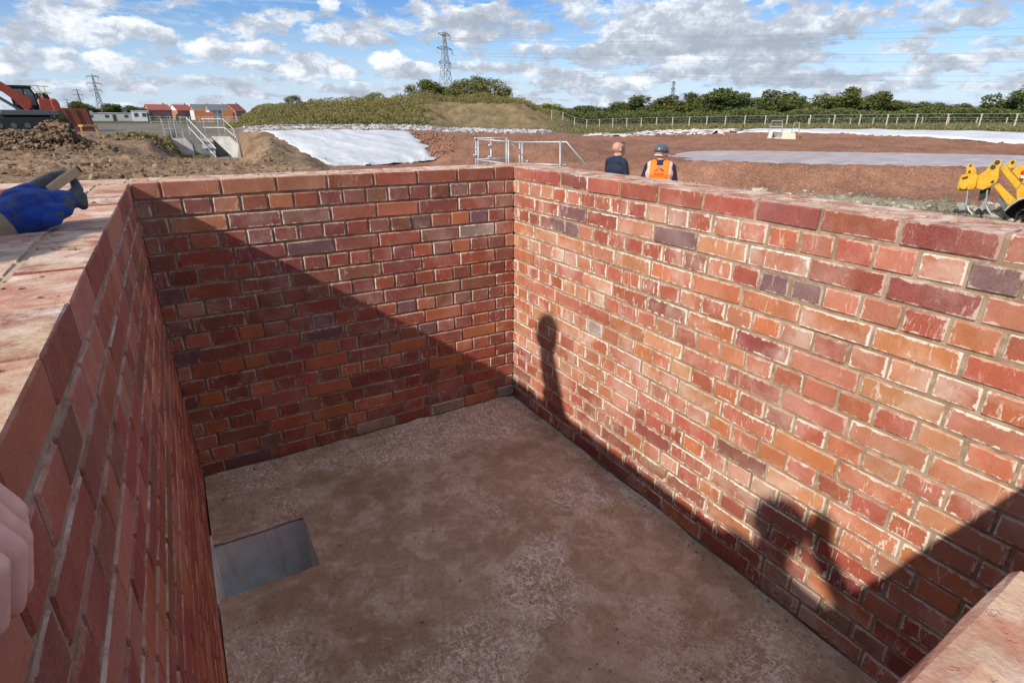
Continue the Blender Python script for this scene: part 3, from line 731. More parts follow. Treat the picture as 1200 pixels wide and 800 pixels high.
def dirtyscrap():
    m, N = new_mat('soiled_geotextile')
    p = N.n('ShaderNodeTexCoord').outputs['Object']
    n = N.noise(p, 1.3, 5, .7)
    N.out(N.mix(N.rng(n, .34, .50), (.34, .20, .15), (.66, .60, .55)), .85, N.bump(n, .5, .08), spec=.2)
    return m
SCRAP = dirtyscrap()

# ------------------------------------------------------------------ geotextile sheets
def sheet(label, corners, nu, nv, mat, rag=.3, fold=.07, seed=0, lift=.06, name='geotextile_sheet', cat='sheet', group=None):
    """corners (px, r): near-left, near-right, far-right, far-left; follows the ground with folds, has thickness"""
    (a0, r0), (a1, r1), (a2, r2), (a3, r3) = [(az_of(p), r) for p, r in corners]
    u, v = np.meshgrid(np.linspace(0, 1, nu), np.linspace(0, 1, nv), indexing='ij')
    A = (a0*(1-u)+a1*u)*(1-v)+(a3*(1-u)+a2*u)*v; R = (r0*(1-u)+r1*u)*(1-v)+(r3*(1-u)+r2*u)*v
    edge = np.minimum(np.minimum(u, 1-u), np.minimum(v, 1-v))
    w = rag*np.clip(1-edge*8, 0, 1)
    R = R+w*fbm(u*14, v*14, 0, 3, seed+1); A = A+w/np.maximum(R, 1)*fbm(u*14+9, v*14, 0, 3, seed+2)
    X, Y = CAM[0]+R*np.sin(A), CAM[1]+R*np.cos(A)
    Z = base_z(A, R)+lift+fold*(np.abs(np.sin((u*1.3+v*.8)*9+2*fbm(u*3, v*3, 0, 2, seed)))**6)+fold*.9*fbm(u*7, v*7, 0, 3, seed+5)-.10*np.clip(1-edge*18, 0, 1)
    top = np.stack([X, Y, Z], -1).reshape(-1, 3); bot = top-np.array([0, 0, .03])
    F = grid_faces(nu, nv); n = nu*nv
    ring = [i*nv for i in range(nu)]+[(nu-1)*nv+j for j in range(1, nv)]+[i*nv+nv-1 for i in range(nu-2, -1, -1)]+[j for j in range(nv-2, 0, -1)]
    side = [(ring[i], ring[(i+1) % len(ring)], ring[(i+1) % len(ring)]+n, ring[i]+n) for i in range(len(ring))]
    me = mesh_np(name, np.concatenate([top, bot]), np.concatenate([F, F[:, ::-1]+n, np.array(side)]), mat)
    bm = bmesh.new(); bm.from_mesh(me); bmesh.ops.recalc_face_normals(bm, faces=bm.faces); bm.to_mesh(me); bm.free()
    return tag(link(name, me), label, cat, group)
sheet('large white geotextile sheet pegged on the slope behind the far brick wall', [(379, 26.5), (513, 30.3), (478, 42), (303, 42)], 60, 50, SHEET, .18, .05, 3, .13)
sheet('long white geotextile sheet along the far lagoon bank below the fence', [(873, 46.3), (1290, 44.5), (1290, 49), (872, 47.4)], 120, 14, SHEET, .35, .05, 8, .10)
for i, (p0, p1, r0, r1, txt) in enumerate([
        (692, 716, 50.5, 53.5, 'above left of the bald man'), (716, 742, 47.5, 50.2, 'just right of the bald man'), (744, 768, 48.0, 51.2, 'left of the grey hard hat'),
        (770, 800, 46.5, 50.0, 'directly above the grey hard hat'), (802, 833, 46.2, 49.6, 'second right of the hard hat'), (835, 868, 45.6, 48.4, 'touching the long white sheet')]):
    sheet('mud-stained pale sheet scrap on the clay bank, '+txt, [(p0, r0), (p1, r0-.3), (p1-3, r1), (p0-4, r1)], 16, 14, SCRAP, 1.0, .08, 20+i, .05, 'sheet_scrap', 'sheet scrap', 'torn pale scraps on the far bank')
sheet('small white rag lying on the ground below the dry hill', [(622, 57), (646, 57), (644, 59), (626, 59)], 12, 8, SHEET, .8, .1, 60, .06, 'sheet_scrap', 'sheet scrap')

# ------------------------------------------------------------------ concrete steps with handrails
def build_steps():
    b = Vector(at(243, 187.5, 42.0)); az = az_of(243)
    e = empty('concrete_steps', b, -az); tag(e, 'pale concrete headwall with steps and steel handrails behind the dirt bank', 'steps')
    def P(name, poly, y0, y1, mat):
        mb = MB(); mb.prism(poly, y0, y1); return mb.build(name, mat, e)
    P('wing_wall', [(-1.95, 1.32), (-.98, 1.30), (-.68, .92), (-.60, -.2), (-1.0, -.2), (-1.3, .35)], -.05, .22, PALECON)
    mb = MB()   # right flank, leaning outwards
    F = [(.45, .55, 1.38), (1.55, .35, 1.36), (1.98, .15, .92), (2.02, .05, -.15), (1.72, .0, -.15)]
    mb.add([Vector(p) for p in F]+[Vector((p[0]+.12, p[1]+.35, p[2])) for p in F], [(0, 1, 2, 3, 4), (9, 8, 7, 6, 5)]+[(i, i+5, (i+1) % 5+5, (i+1) % 5) for i in range(5)])
    mb.build('wing_wall', PALECON, e)
    P('back_wall', [(-.62, 1.28), (.6, 1.28), (1.7, .2), (1.7, -.2), (-.62, -.2)], 1.9, 2.15, DARKCON)
    P('apron', [(-.6, .10), (1.75, .10), (1.75, -.2), (-.6, -.2)], -.4, 1.9, DARKCON)
    for k in range(6):
        P('step', [(-.15, .1+.19*k), (.55, .1+.19*k), (.55, .1+.19*(k+1)), (-.15, .1+.19*(k+1))], .30+.26*k, 1.9, PALECON if k % 2 else DARKCON)
    def rail(pts, posts, nm='handrail'):
        mb = MB(); mb.tube(pts, .025, 6)
        for (q, h) in posts: mb.tube([q, (q[0], q[1], q[2]-h)], .023, 6)
        mb.build(nm, GALV, e)
    rail([(-2.1, .1, 2.40), (-1.42, .1, 2.40), (-1.05, .1, 1.86), (-1.05, .1, 1.3)], [((-2.05, .1, 2.4), 1.2), ((-1.7, .1, 2.4), 1.1), ((-1.42, .1, 2.4), 1.1)])
    rail([(-2.1, .1, 1.86), (-1.42, .1, 1.86), (-.98, .1, 1.32)], [])
    rail([(-1.2, 2.4, 2.5), (-.75, 2.3, 2.5), (.62, .1, .66)], [((-.75, 2.3, 2.5), 1.1), ((-.1, 1.3, 1.66), 1.1)])
    rail([(-.75, 2.3, 1.95), (.55, .1, .15)], [])
    rail([(.1, 2.0, 2.42), (1.35, 1.2, 2.42), (1.82, .4, 1.85), (1.95, .2, 1.0)], [((.2, 1.9, 2.42), 1.1), ((1.0, 1.5, 2.42), 1.1), ((1.35, 1.2, 2.42), 1.1), ((1.82, .4, 1.85), .9)])
    rail([(.1, 2.0, 1.9), (1.35, 1.2, 1.9), (1.9, .3, 1.32)], [])
build_steps()
def build_outfall():
    b = Vector(at(912, 166, 42.6)); e = empty('concrete_outfall', b, -az_of(912)); tag(e, 'small concrete outfall with side frames set in the long white sheet', 'outfall')
    mb = MB(); mb.prism([(-.75, 0), (-.42, 0), (-.42, .62), (-.62, .62)], -.2, .5); mb.build('side_wall', PALECON, e)
    mb = MB(); mb.prism([(.12, 0), (1.05, 0), (.92, .55), (.16, .55)], -.2, .5); mb.build('side_wall', flat('yellowed_concrete', (.62, .58, .42), .8, bump=.3), e)
    mb = MB(); mb.prism([(-.42, .0), (.12, .0), (.12, .24), (-.42, .24)], -.1, .5); mb.build('apron', PALECON, e)
    mb = MB(); mb.prism([(-.42, .24), (.12, .24), (.12, .55), (-.42, .55)], .45, .55); mb.build('back_wall', DARKCON, e)
    for x0, x1, h in ((-.58, .14, 1.25), (.78, 1.15, 1.15)):
        mb = MB(); mb.tube([(x0-.12, 0, .5), (x0, 0, h), (x1-.1, 0, h), (x1, 0, .5)], .035, 6); mb.tube([(x0-.05, 0, h-.35), (x1-.05, 0, h-.35)], .025, 6); mb.build('frame', GALV, e)
build_outfall()

# ------------------------------------------------------------------ scaffold-tube guard rail behind the corner
def build_guard_rail():
    c = Vector(at(600, 193, 20.0)); e = empty('guard_rail', (c.x, c.y, gz(c.x, c.y))); tag(e, 'galvanised scaffold-tube guard rail with sloping end behind the wall corner', 'guard rail')
    def T(name, pts, r=.028):
        mb = MB(); mb.tube([at(*p) for p in pts], r, 8); local(e, mb).build(name, GALV, e, smooth=True)
    for px, top, r in ((558, 161.5, 20.4), (560.5, 162, 21.3), (575.5, 162, 20.1), (593.5, 161.5, 21.2), (596, 163.5, 19.7), (609, 166, 20.2), (612, 166, 21.0), (656.5, 165.3, 19.4)):
        g = at(px, 140, r); T('post', [(px, top, r), (px, 140+(CAM[2]-gz(g[0], g[1])+.15)/.00138/r, r)], .03)
    T('top_rail', [(556, 163, 20.4), (600, 166.6, 19.7)]); T('top_rail', [(556.5, 161.8, 21.3), (598, 161.6, 21.2)], .02)
    T('top_rail', [(598, 166.8, 19.9), (664, 166.6, 19.4), (691, 199, 19.0)])
    T('mid_rail', [(557, 187, 20.4), (600, 193, 19.7)]); T('mid_rail', [(557, 186.5, 21.3), (598, 185.5, 21.2)], .02); T('mid_rail', [(612, 191.8, 20.2), (664, 193.8, 19.4)], .03)
    T('brace', [(599, 168, 20.4), (622, 192, 21)], .012); T('brace', [(577, 163, 21.2), (590, 170, 21.2)], .012)
    for px, py, r in ((558, 174, 20.3), (556, 182, 20.3), (573.5, 170.5, 20.0), (573, 184, 20.0), (618, 189, 20.4), (557, 162.5, 20.3)):
        mb = MB(); mb.ball(at(px, py, r), .05, 6, 4); local(e, mb).build('clamp', GALV, e)
build_guard_rail()

# ------------------------------------------------------------------ fences across the far bank
WOOD = flat('weathered_timber', (.48, .43, .35), .85, bump=.3)
WIRE = flat('fence_wire', (.20, .21, .20), .7, .1)
def fence(name, label, th0, p, s, k0, k1, h, w, wires, post_r):
    pts = []
    for k in range(k0, k1):
        t = k*s; a = th0+math.atan(t/p)
        x, y = CAM[0]+math.hypot(p, t)*math.sin(a), CAM[1]+math.hypot(p, t)*math.cos(a); pts.append(Vector((x, y, gz(x, y))))
    e = empty(name, pts[0]); tag(e, label, 'fence')
    for q in pts:
        mb = MB(); mb.tube([(q.x, q.y, q.z-.2), (q.x, q.y, q.z+h)], post_r, 6); mb.box((q.x-post_r*1.3, q.y-post_r*1.3, q.z+h-.14), (q.x+post_r*1.3, q.y+post_r*1.3, q.z+h-.06)); local(e, mb).build('post', WOOD, e)
    for z in wires:
        mb = MB(); mb.tube([(q.x, q.y, q.z+z) for q in pts], .030 if z > h-.12 else w, 4, False); local(e, mb).build('wire', WIRE, e)
fence('wire_fence', 'long post and wire fence standing above the white sheet, before the trees', math.radians(79), 68.0, 2.5, -27, 3, 1.28, .011, (.15, .35, .55, .75, .95, 1.25), .062)
fence('wire_fence', 'low second fence of short pale posts seen through the long fence', math.radians(79), 96.0, 3.0, -13, -2, 1.05, .010, (.4, .7, 1.0), .06)

# ------------------------------------------------------------------ trees
def leaf_material(name, a, b, rough=.6):
    m, N = new_mat(name)
    oi = N.n('ShaderNodeObjectInfo').outputs['Random']
    geo = N.n('ShaderNodeNewGeometry').outputs['Random Per Island']
    c = N.mix(geo, a, b)
    c = N.mix(N.math('MULTIPLY', oi, .55), c, N.mix(1.0, c, (1.25, 1.0, .75), 'MULTIPLY'))
    d = N.n('ShaderNodeBsdfDiffuse', {'Color': c}); t = N.n('ShaderNodeBsdfTranslucent', {'Color': c})
    mx = N.n('ShaderNodeMixShader', {0: .25, 1: d.outputs[0], 2: t.outputs[0]}); N.n('ShaderNodeOutputMaterial', {0: mx.outputs[0]})
    return m
LEAF = leaf_material('leaf_dark', (.072, .098, .034), (.165, .19, .072))
LEAFP = leaf_material('leaf_pale', (.12, .14, .05), (.21, .22, .09))
LEAFL = leaf_material('leaf_lime', (.19, .24, .04), (.28, .30, .06))
SCRUB = leaf_material('scrub_leaf', (.115, .125, .05), (.245, .225, .11))
BARK = flat('bark', (.12, .095, .07), .9, bump=.5)
def leaves_np(P, Nn, size, r):
    """one small bent-leaf quad per point"""
    n = len(P); d = r.normal(size=(n, 3)); Nn = Nn+.8*r.normal(size=(n, 3)); Nn /= np.linalg.norm(Nn, axis=1)[:, None]+1e-9
    u = np.cross(Nn, d); u /= np.linalg.norm(u, axis=1)[:, None]+1e-9; v = np.cross(Nn, u)
    s = size*r.uniform(.6, 1.35, (n, 1)); k = r.uniform(.5, .9, (n, 1))
    V = np.stack([P-u*s, P-v*s*k*.8, P+u*s, P+v*s*k], 1).reshape(-1, 3)
    return V, np.arange(4*n).reshape(-1, 4)
def tree_protos(seed, mat, slim=1.0, n=5000, leaf=.026):
    """a tree one metre high: trunk with limbs, and a crown of leaf faces on uneven clumps"""
    r = np.random.default_rng(seed); R = random.Random(seed)
    lumps = []
    for i in range(15):
        z = R.uniform(.22, .88); w = .40*slim*math.sin(math.pi*min(1, max(.08, (z-.05)/.95)))**.7
        a = R.uniform(0, 6.28); q = R.uniform(.25, 1)*w
        lumps.append((q*math.cos(a), q*math.sin(a), z, R.uniform(.10, .20)))
    lumps += [(0, 0, .55, .22*slim), (R.uniform(-.1, .1), R.uniform(-.1, .1), .84, .14)]
    wts = np.array([l[3]**2 for l in lumps]); wts /= wts.sum()
    idx = r.choice(len(lumps), n, p=wts); Lm = np.array(lumps)[idx]
    d = r.normal(size=(n, 3)); d /= np.linalg.norm(d, axis=1)[:, None]
    P = Lm[:, :3]+d*(Lm[:, 3]*r.uniform(.55, 1.08, n))[:, None]
    P[:, 2] = np.maximum(P[:, 2], .05)
    V, F = leaves_np(P, d, leaf, r)
    crown = mesh_np('crown', V, F, mat, False)
    mb = MB(); mb.tube([(0, 0, -.05), (.01, 0, .25), (-.01, .01, .5), (0, 0, .75)], [.028, .022, .015, .006], 7)
    for l in lumps[:9]: mb.tube([(0, 0, R.uniform(.2, .42)), (l[0]*.5, l[1]*.5, l[2]*.85), (l[0], l[1], l[2])], [.012, .008, .003], 5)
    t = mb.build('trunk', BARK); trunk = t.data; bpy.data.objects.remove(t)
    return trunk, crown
TP = [tree_protos(100+i, LEAF, s) for i, s in enumerate((1.0, 1.25, .85, 1.1))]+[tree_protos(120, LEAFP, 1.3, 3000), tree_protos(121, LEAFL, 1.1, 4500), tree_protos(122, LEAFP, 1.7, 4200, .022)]
def tree(px, top, wpx, r, proto, label, group, name='tree', base=None):
    g = gpt(px, r); tz = Zr(px, top, r); h = tz-g.z
    d = ray(px, 140); k = wpx*r*698/(698**2+(px-CX)**2)            # width in metres
    e = empty(name, g, R_.uniform(0, 6.28)); tag(e, label, 'tree' if name == 'tree' else 'bush', group)
    sxy = k/.92
    for nm, me in zip(('trunk', 'crown'), TP[proto]):
        o = link(nm, me, e); o.scale = (sxy, sxy, h)
R_ = random.Random(5)
ORD = ['first', 'second', 'third', 'fourth', 'fifth', 'sixth', 'seventh', 'eighth', 'ninth', 'tenth', 'eleventh', 'twelfth', 'thirteenth', 'fourteenth', 'fifteenth', 'sixteenth', 'seventeenth', 'eighteenth', 'nineteenth', 'twentieth', 'twenty-first', 'twenty-second', 'twenty-third', 'twenty-fourth', 'twenty-fifth', 'twenty-sixth', 'twenty-seventh', 'twenty-eighth']
FAR = [(655, 127, 34), (682, 124, 32), (706, 125, 30), (728, 121, 30), (743, 113, 34), (768, 119, 30), (790, 111, 42), (812, 107, 36), (832, 110, 34), (850, 104, 38), (874, 108, 36), (897, 104, 42), (919, 107, 36),
       (938, 112, 28), (962, 114, 30), (985, 101, 44), (1020, 108, 36), (1042, 118, 30), (1062, 120, 34), (1082, 120, 30), (1105, 123, 38), (1130, 122, 38), (1155, 121, 36), (1178, 118, 34), (1194, 99, 46)]
for i, (px, top, w) in enumerate(FAR):
    tree(px, top, w*1.6, 150+R_.uniform(-10, 10), (0, 1, 2, 3)[R_.randrange(4)], f'dark green leafy tree, {ORD[i]} from the left in the row behind the fence', 'trees in the row behind the fence')
for i, (px, top, w, pr) in enumerate([(612, 118, 22, 0), (626, 123, 22, 4), (640, 121, 30, 5)]):
    tree(px, top, w*1.3, 130, pr, ('round dark tree at the foot of the dry hill', 'pale green tree between the dry hill and the lime tree', 'bright lime green tree at the right foot of the dry hill')[i], 'trees beside the dry hill')
for i, (px, top, w, pr) in enumerate([(437, 109, 30, 4), (487, 100, 30, 4), (507, 94, 36, 0), (533, 95, 34, 4), (551, 90, 36, 4), (575, 91, 40, 6), (592, 103, 24, 4)]):
    tree(px, top, w*1.25, 122, pr, f'airy tree on top of the green mound, {ORD[i]} from the left there', 'trees on the green mound')
for i, (px, top, w) in enumerate([(78, 128, 16), (99, 119, 26), (116, 127, 14), (133, 121, 28), (160, 124, 24)]):
    tree(px, top, w*1.5, 260, R_.randrange(4), f'distant dark tree left of the houses, {ORD[i]} from the excavator', 'distant trees beside the excavator')
tree(345, 112, 22, 95, 6, 'lone small bush on the crest of the low grassy mound', None, 'bush')
for i, px in enumerate((1232, 1268, 1310, 1360, 1420)):
    tree(px, 118-R_.uniform(-6, 8), 60, 150, i % 4, f'dark green tree, {ORD[i]} beyond the big tree ending the fence row', 'trees past the end of the fence row')

def leaf_mass(name, label, P, Nn, size, mat, seed):
    V, F = leaves_np(P, Nn, size, np.random.default_rng(seed))
    tag(link(name, mesh_np(name, V, F, mat, False)), label, None, kind='stuff')
def hedge():
    r = np.random.default_rng(4); n = 80000
    px = r.uniform(596, 1420, n); rr = r.uniform(128, 144, n); a = np.arctan((px-CX)/698)-YAW
    H = (2.0+1.0*fbm(px*.03, rr*.06, 0, 3, 8))*np.where(px < 640, .5, 1)
    z = base_z(a, rr)+np.maximum(.2, H)*r.uniform(0, 1, n)**.7
    P = np.stack([CAM[0]+rr*np.sin(a), CAM[1]+rr*np.cos(a), z], 1)
    leaf_mass('hedge_foliage', 'continuous dark hedge foliage below the far trees', P, np.tile((0, 0, 1.), (n, 1))-.5*P/200, .21, LEAF, 5)
hedge()
def scrub():
    r = np.random.default_rng(14); n = 120000
    px = r.uniform(262, 655, n); rr = r.uniform(73, 122, n); a = np.arctan((px-CX)/698)-YAW
    k = fbm(px*.06, rr*.25, 0, 4, 3)
    dry = sstep(px+12*k, 482, 515)*(1-sstep(rr+4*k, 101, 105))
    keep = r.uniform(size=n) > dry*.975
    tall = sstep(px, 345, 385)*(1-dry)
    H = .20+.25*np.maximum(0, k)+tall*(.55+.55*np.maximum(0, k+.3)); H = np.where(dry > .5, .12, H)
    z = base_z(a, rr)+H*r.uniform(0, 1, n)
    P = np.stack([CAM[0]+rr*np.sin(a), CAM[1]+rr*np.cos(a), z], 1)[keep]
    leaf_mass('scrub_foliage', 'rough green and straw scrub covering the mound', P, np.tile((-.4, -.6, .8), (len(P), 1)), .11, SCRUB, 6)
scrub()
def verge():
    r = np.random.default_rng(24); n = 30000
    px = r.uniform(640, 1420, n); rr = r.uniform(56, 125, n); a = np.arctan((px-CX)/698)-YAW
    z = base_z(a, rr)+r.uniform(0, .3, n)
    P = np.stack([CAM[0]+rr*np.sin(a), CAM[1]+rr*np.cos(a), z], 1)
    leaf_mass('verge_grass', 'rough dry grass on the verge around the long fence', P, np.tile((-.4, -.6, .5), (n, 1)), .1, SCRUB, 7)
    n = 1500; q = gpt(180, 36); P = np.stack([q.x+r.normal(0, .9, n), q.y+r.normal(0, .6, n), np.zeros(n)], 1)
    P[:, 2] = [gz(x, y)+h for (x, y), h in zip(P[:, :2], r.uniform(0, .22, n))]
    leaf_mass('bank_grass', 'green grass tuft growing along the top of the dirt bank', P, np.tile((-.4, -.6, .5), (n, 1)), .09, SCRUB, 8)
verge()

# ------------------------------------------------------------------ pylons and lines
STEEL = flat('pylon_steel', (.40, .42, .45), .6, .3)
def pylon(px, top, r, label, wt=.16, rz=0.0, solid=1.0):
    g = gpt(px, r); H = Zr(px, top, r)-g.z
    e = empty('electricity_pylon', g, rz); tag(e, label, 'pylon', 'electricity pylons on the skyline')
    hw = lambda t: H*(.085*(1-t)**1.25+.011)
    lv = [0, .16, .30, .42, .52, .61, .69, .76, .83, .90, .96]
    for sx, sy in ((-1, -1), (1, -1), (1, 1), (-1, 1)):
        mb = MB(); mb.tube([(sx*hw(t), sy*hw(t), H*t) for t in lv], wt, 4); mb.build('leg', STEEL, e)
    mb = MB()
    for t0, t1 in zip(lv[:-1], lv[1:]):
        a, b = hw(t0), hw(t1)
        for (x0, y0, x1, y1) in ((-1, -1, 1, -1), (1, -1, 1, 1), (1, 1, -1, 1), (-1, 1, -1, -1)):
            mb.bar((x0*a, y0*a, H*t0), (x1*b, y1*b, H*t1), wt*.8); mb.bar((x1*a, y1*a, H*t0), (x0*b, y0*b, H*t1), wt*.8); mb.bar((x0*b, y0*b, H*t1), (x1*b, y1*b, H*t1), wt*.8)
    mb.build('lattice', STEEL, e)
    mb = MB(); mb.bar((0, 0, H*.955), (0, 0, H), wt*1.4); mb.build('peak', STEEL, e)
    ends = []
    for t, L in ((.93, .115), (.78, .15), (.63, .12)):
        for s in (-1, 1):
            b = hw(t); mb = MB(); tip = (s*H*L, 0, H*(t+.012))
            for sy in (-1, 1): mb.bar((s*b, sy*b, H*t), tip, wt); mb.bar((s*b, sy*b, H*(t+.035)), tip, wt)
            o = mb.build('cross_arm', STEEL, e); m2 = MB(); m2.bar(tip, (tip[0], 0, tip[2]-H*.055), wt*1.2); m2.build('insulator', STEEL, o)
            ends.append(Vector((tip[0], 0, tip[2]-H*.055)))
    return e, ends
pA, endsA = pylon(524, 34, 300, 'large lattice pylon rising behind the trees on the mound', .19, .5)
pylon(121, 87, 620, 'distant pylon right of the excavator above dark trees', .34, .2)
pylon(785, 94, 700, 'faint distant pylon above the row of trees behind the fence', .28, .4)
pylon(99, 104, 1000, 'small faint pylon just left of the distant one by the excavator', .34, .3)
pylon(84, 116, 1300, 'smallest far pylon, low above the excavator tail', .36, .3)
def lines():
    e = empty('power_line', pA.location); tag(e, 'faint overhead power lines crossing the sky above the far trees', 'power line')
    c, s = math.cos(pA.rotation_euler.z), math.sin(pA.rotation_euler.z)
    tgt = [(1500, 22), (1500, 34), (1500, 56), (1500, 70), (1500, 88), (1500, 98)]
    for q, (px, py) in zip(endsA, tgt):
        a = Vector((pA.location.x+q.x*c-q.y*s, pA.location.y+q.x*s+q.y*c, pA.location.z+q.z)); b = Vector(at(px, py, 330))
        mb = MB(); mb.tube([a.lerp(b, t)-Vector((0, 0, 1.6*4*t*(1-t))) for t in np.linspace(0, 1, 30)], .045, 4, False); local(e, mb).build('conductor', STEEL, e)
lines()
def far_hedge():
    r = np.random.default_rng(44); n = 16000
    px = r.uniform(-150, 180, n); rr = r.uniform(262, 275, n); a = np.arctan((px-CX)/698)-YAW
    z = base_z(a, rr)+(3.0+1.6*fbm(px*.05, rr*.02, 0, 3, 8))*r.uniform(0, 1, n)
    P = np.stack([CAM[0]+rr*np.sin(a), CAM[1]+rr*np.cos(a), z], 1)
    leaf_mass('far_hedge_foliage', 'low dark hedge far behind the excavator', P, np.tile((-.3, -.6, .8), (n, 1)), .4, LEAF, 9)
far_hedge()

# ------------------------------------------------------------------ houses
def house(px, r, w, d, eave, ridge, rz, wall, roof, label, windows, door=None, gable=None):
    g = gpt(px, r); e = empty('house', g, -az_of(px)+rz); tag(e, label, 'house', 'new houses on the skyline')
    mb = MB(); mb.prism([(-w/2, -.3), (w/2, -.3), (w/2, eave), (-w/2, eave)], -d/2, d/2); mb.build('wall', wall, e)
    for s in (-1, 1):
        mb = MB(); T = Matrix.Rotation(math.pi/2, 4, 'Z'); mb.prism([(-d/2, eave), (d/2, eave), (0, ridge-.1)], s*w/2-.12*s, s*w/2, T); mb.build('gable', gable or wall, e)
    rf = MB(); o = .35; T = Matrix.Rotation(math.pi/2, 4, 'Z')
    rf.prism([(-d/2-o, eave-.25), (0, ridge), (d/2+o, eave-.25), (d/2+o, eave-.05), (0, ridge+.22), (-d/2-o, eave-.05)], -w/2-.25, w/2+.25, T); ro = rf.build('roof', roof, e)
    mb = MB(); mb.box((w*.28, -.3, ridge-.4), (w*.28+.6, .3, ridge+.9)); mb.build('chimney', wall, ro)
    for (x, z, ww, wh) in windows:
        mb = MB(); mb.box((x-ww/2, -d/2-.06, z), (x+ww/2, -d/2-.005, z+wh)); f = mb.build('window', HWHITE, e)
        m2 = MB(); m2.box((x-ww/2+.1, -d/2-.09, z+.1), (x+ww/2-.1, -d/2-.062, z+wh-.1)); m2.build('pane', HGLASS, f)
    if door is not None:
        mb = MB(); mb.box((door-.5, -d/2-.06, 0), (door+.5, -d/2-.005, 2.1)); mb.build('door', HDARK, e)
HWHITE = flat('white_frame', (.75, .75, .73), .6); HGLASS = flat('window_glass', (.06, .07, .09), .15, spec=.6); HDARK = flat('dark_door', (.07, .06, .06), .5)
HBRICK = flat('house_brick', (.36, .17, .12), .9, bump=.3, sc=3); HPALE = flat('house_render', (.62, .60, .56), .85); RED = flat('red_roof_tile', (.36, .10, .075), .85, bump=.4, sc=2); SLATE = flat('grey_roof_tile', (.16, .17, .18), .8, bump=.4, sc=2)
W4 = [(-3, 3.0, 1.3, 1.2), (0, 3.0, 1.3, 1.2), (3, 3.0, 1.3, 1.2), (-3, .8, 1.5, 1.3), (3, .8, 1.5, 1.3)]
house(187, 350, 10, 8, 4.6, 7.0, .35, HBRICK, RED, 'widest house with a red tiled roof, left end of the house row', W4, 0)
house(214, 360, 8, 8, 4.6, 7.2, .5, HBRICK, RED, 'red roofed house with white front beside the widest house', W4[:3]+[(-2.4, .8, 1.3, 1.3)], 1, HWHITE)
house(238, 350, 9, 7.5, 4.5, 7.3, .3, HPALE, SLATE, 'pale house with a grey roof, third along the house row', W4, 0, HBRICK)
house(256, 346, 10, 7.5, 4.5, 7.3, .35, HPALE, SLATE, 'pale grey-roofed house with brick gable, fourth in the house row', W4, 0, HBRICK)
house(276, 350, 8, 8, 4.4, 7.6, .9, HBRICK, RED, 'brick house half hidden by the mound, right end of the row', W4[:3], 0)
g = gpt(727, 175); house(727, 175, 4.2, 4, 3.0, 5.4, .4, HWHITE, SLATE, 'tiny white house gable among the far trees above the bald man', [(0, 1.8, .8, 1.0)], 1)

# ------------------------------------------------------------------ site clutter beyond the excavator
PALE = flat('site_cabin_paint', (.58, .58, .55), .6)
ORANGE = flat('orange_plastic', (.65, .22, .05), .6)
def cabin(px, r, w, h, label, mat):
    g = gpt(px, r); e = empty('site_cabin', g, -az_of(px)); tag(e, label, 'cabin', 'site cabins near the houses')
    mb = MB(); mb.box((-w/2, -1.2, 0), (w/2, 1.2, h)); mb.build('shell', mat, e, bevel=.05)
    mb = MB(); mb.box((-w/2-.1, -1.3, h+.003), (w/2+.1, 1.3, h+.12)); mb.build('roof', HWHITE, e)
    for x in (-w*.25, w*.2):
        mb = MB(); mb.box((x-.45, -1.24, h*.45), (x+.45, -1.203, h*.8)); mb.build('window', HGLASS, e)
    mb = MB(); mb.box((w*.36, -1.24, .05), (w*.36+.8, -1.203, h*.85)); mb.build('door', HDARK, e)
cabin(118, 200, 8, 2.0, 'pale low cabin under the distant trees, nearest the skip', PALE)
cabin(140, 205, 9, 2.1, 'long pale cabin between the skip and the houses', PALE)
cabin(166, 190, 4, 2.6, 'small white cabin left of the widest house', HWHITE)
def barrier(px, r, n, label):
    g = gpt(px, r); e = empty('site_barrier', g, -az_of(px)); tag(e, label, 'barrier')
    for i in range(n):
        mb = MB(); mb.bar((i*1.5, 0, 0), (i*1.5, 0, 1.2), .08); mb.build('post', PALE, e)
    for z in (.35, .75, 1.15):
        mb = MB(); mb.bar((-.1, 0, z), ((n-1)*1.5+.1, 0, z), .05); mb.build('rail', PALE, e)
barrier(176, 120, 12, 'row of pale site barriers below the red roofed houses')
barrier(238, 130, 7, 'short row of pale barriers in front of the grey roofed houses')
def stacks():
    for px, r, w, h, lb in ((236, 150, 2.4, 2.6, 'orange stack of bricks in front of the third house'), (246, 150, 2.2, 2.2, 'orange brick stack in front of the fourth house'), (268, 150, 2.2, 2.8, 'orange-red brick stack under the right end house')):
        g = gpt(px, r); e = empty('brick_stack', g, -az_of(px)); tag(e, lb, 'brick stack', 'brick stacks before the houses')
        mb = MB(); mb.box((-w/2, -.6, .15), (w/2, .6, h)); mb.build('bricks', flat('stack_brick', (.46, .17, .08), .9, bump=.3), e, bevel=.06)
        mb = MB(); mb.box((-w/2-.05, -.65, 0), (w/2+.05, .65, .147)); mb.build('pallet', WOOD, e)
stacks()

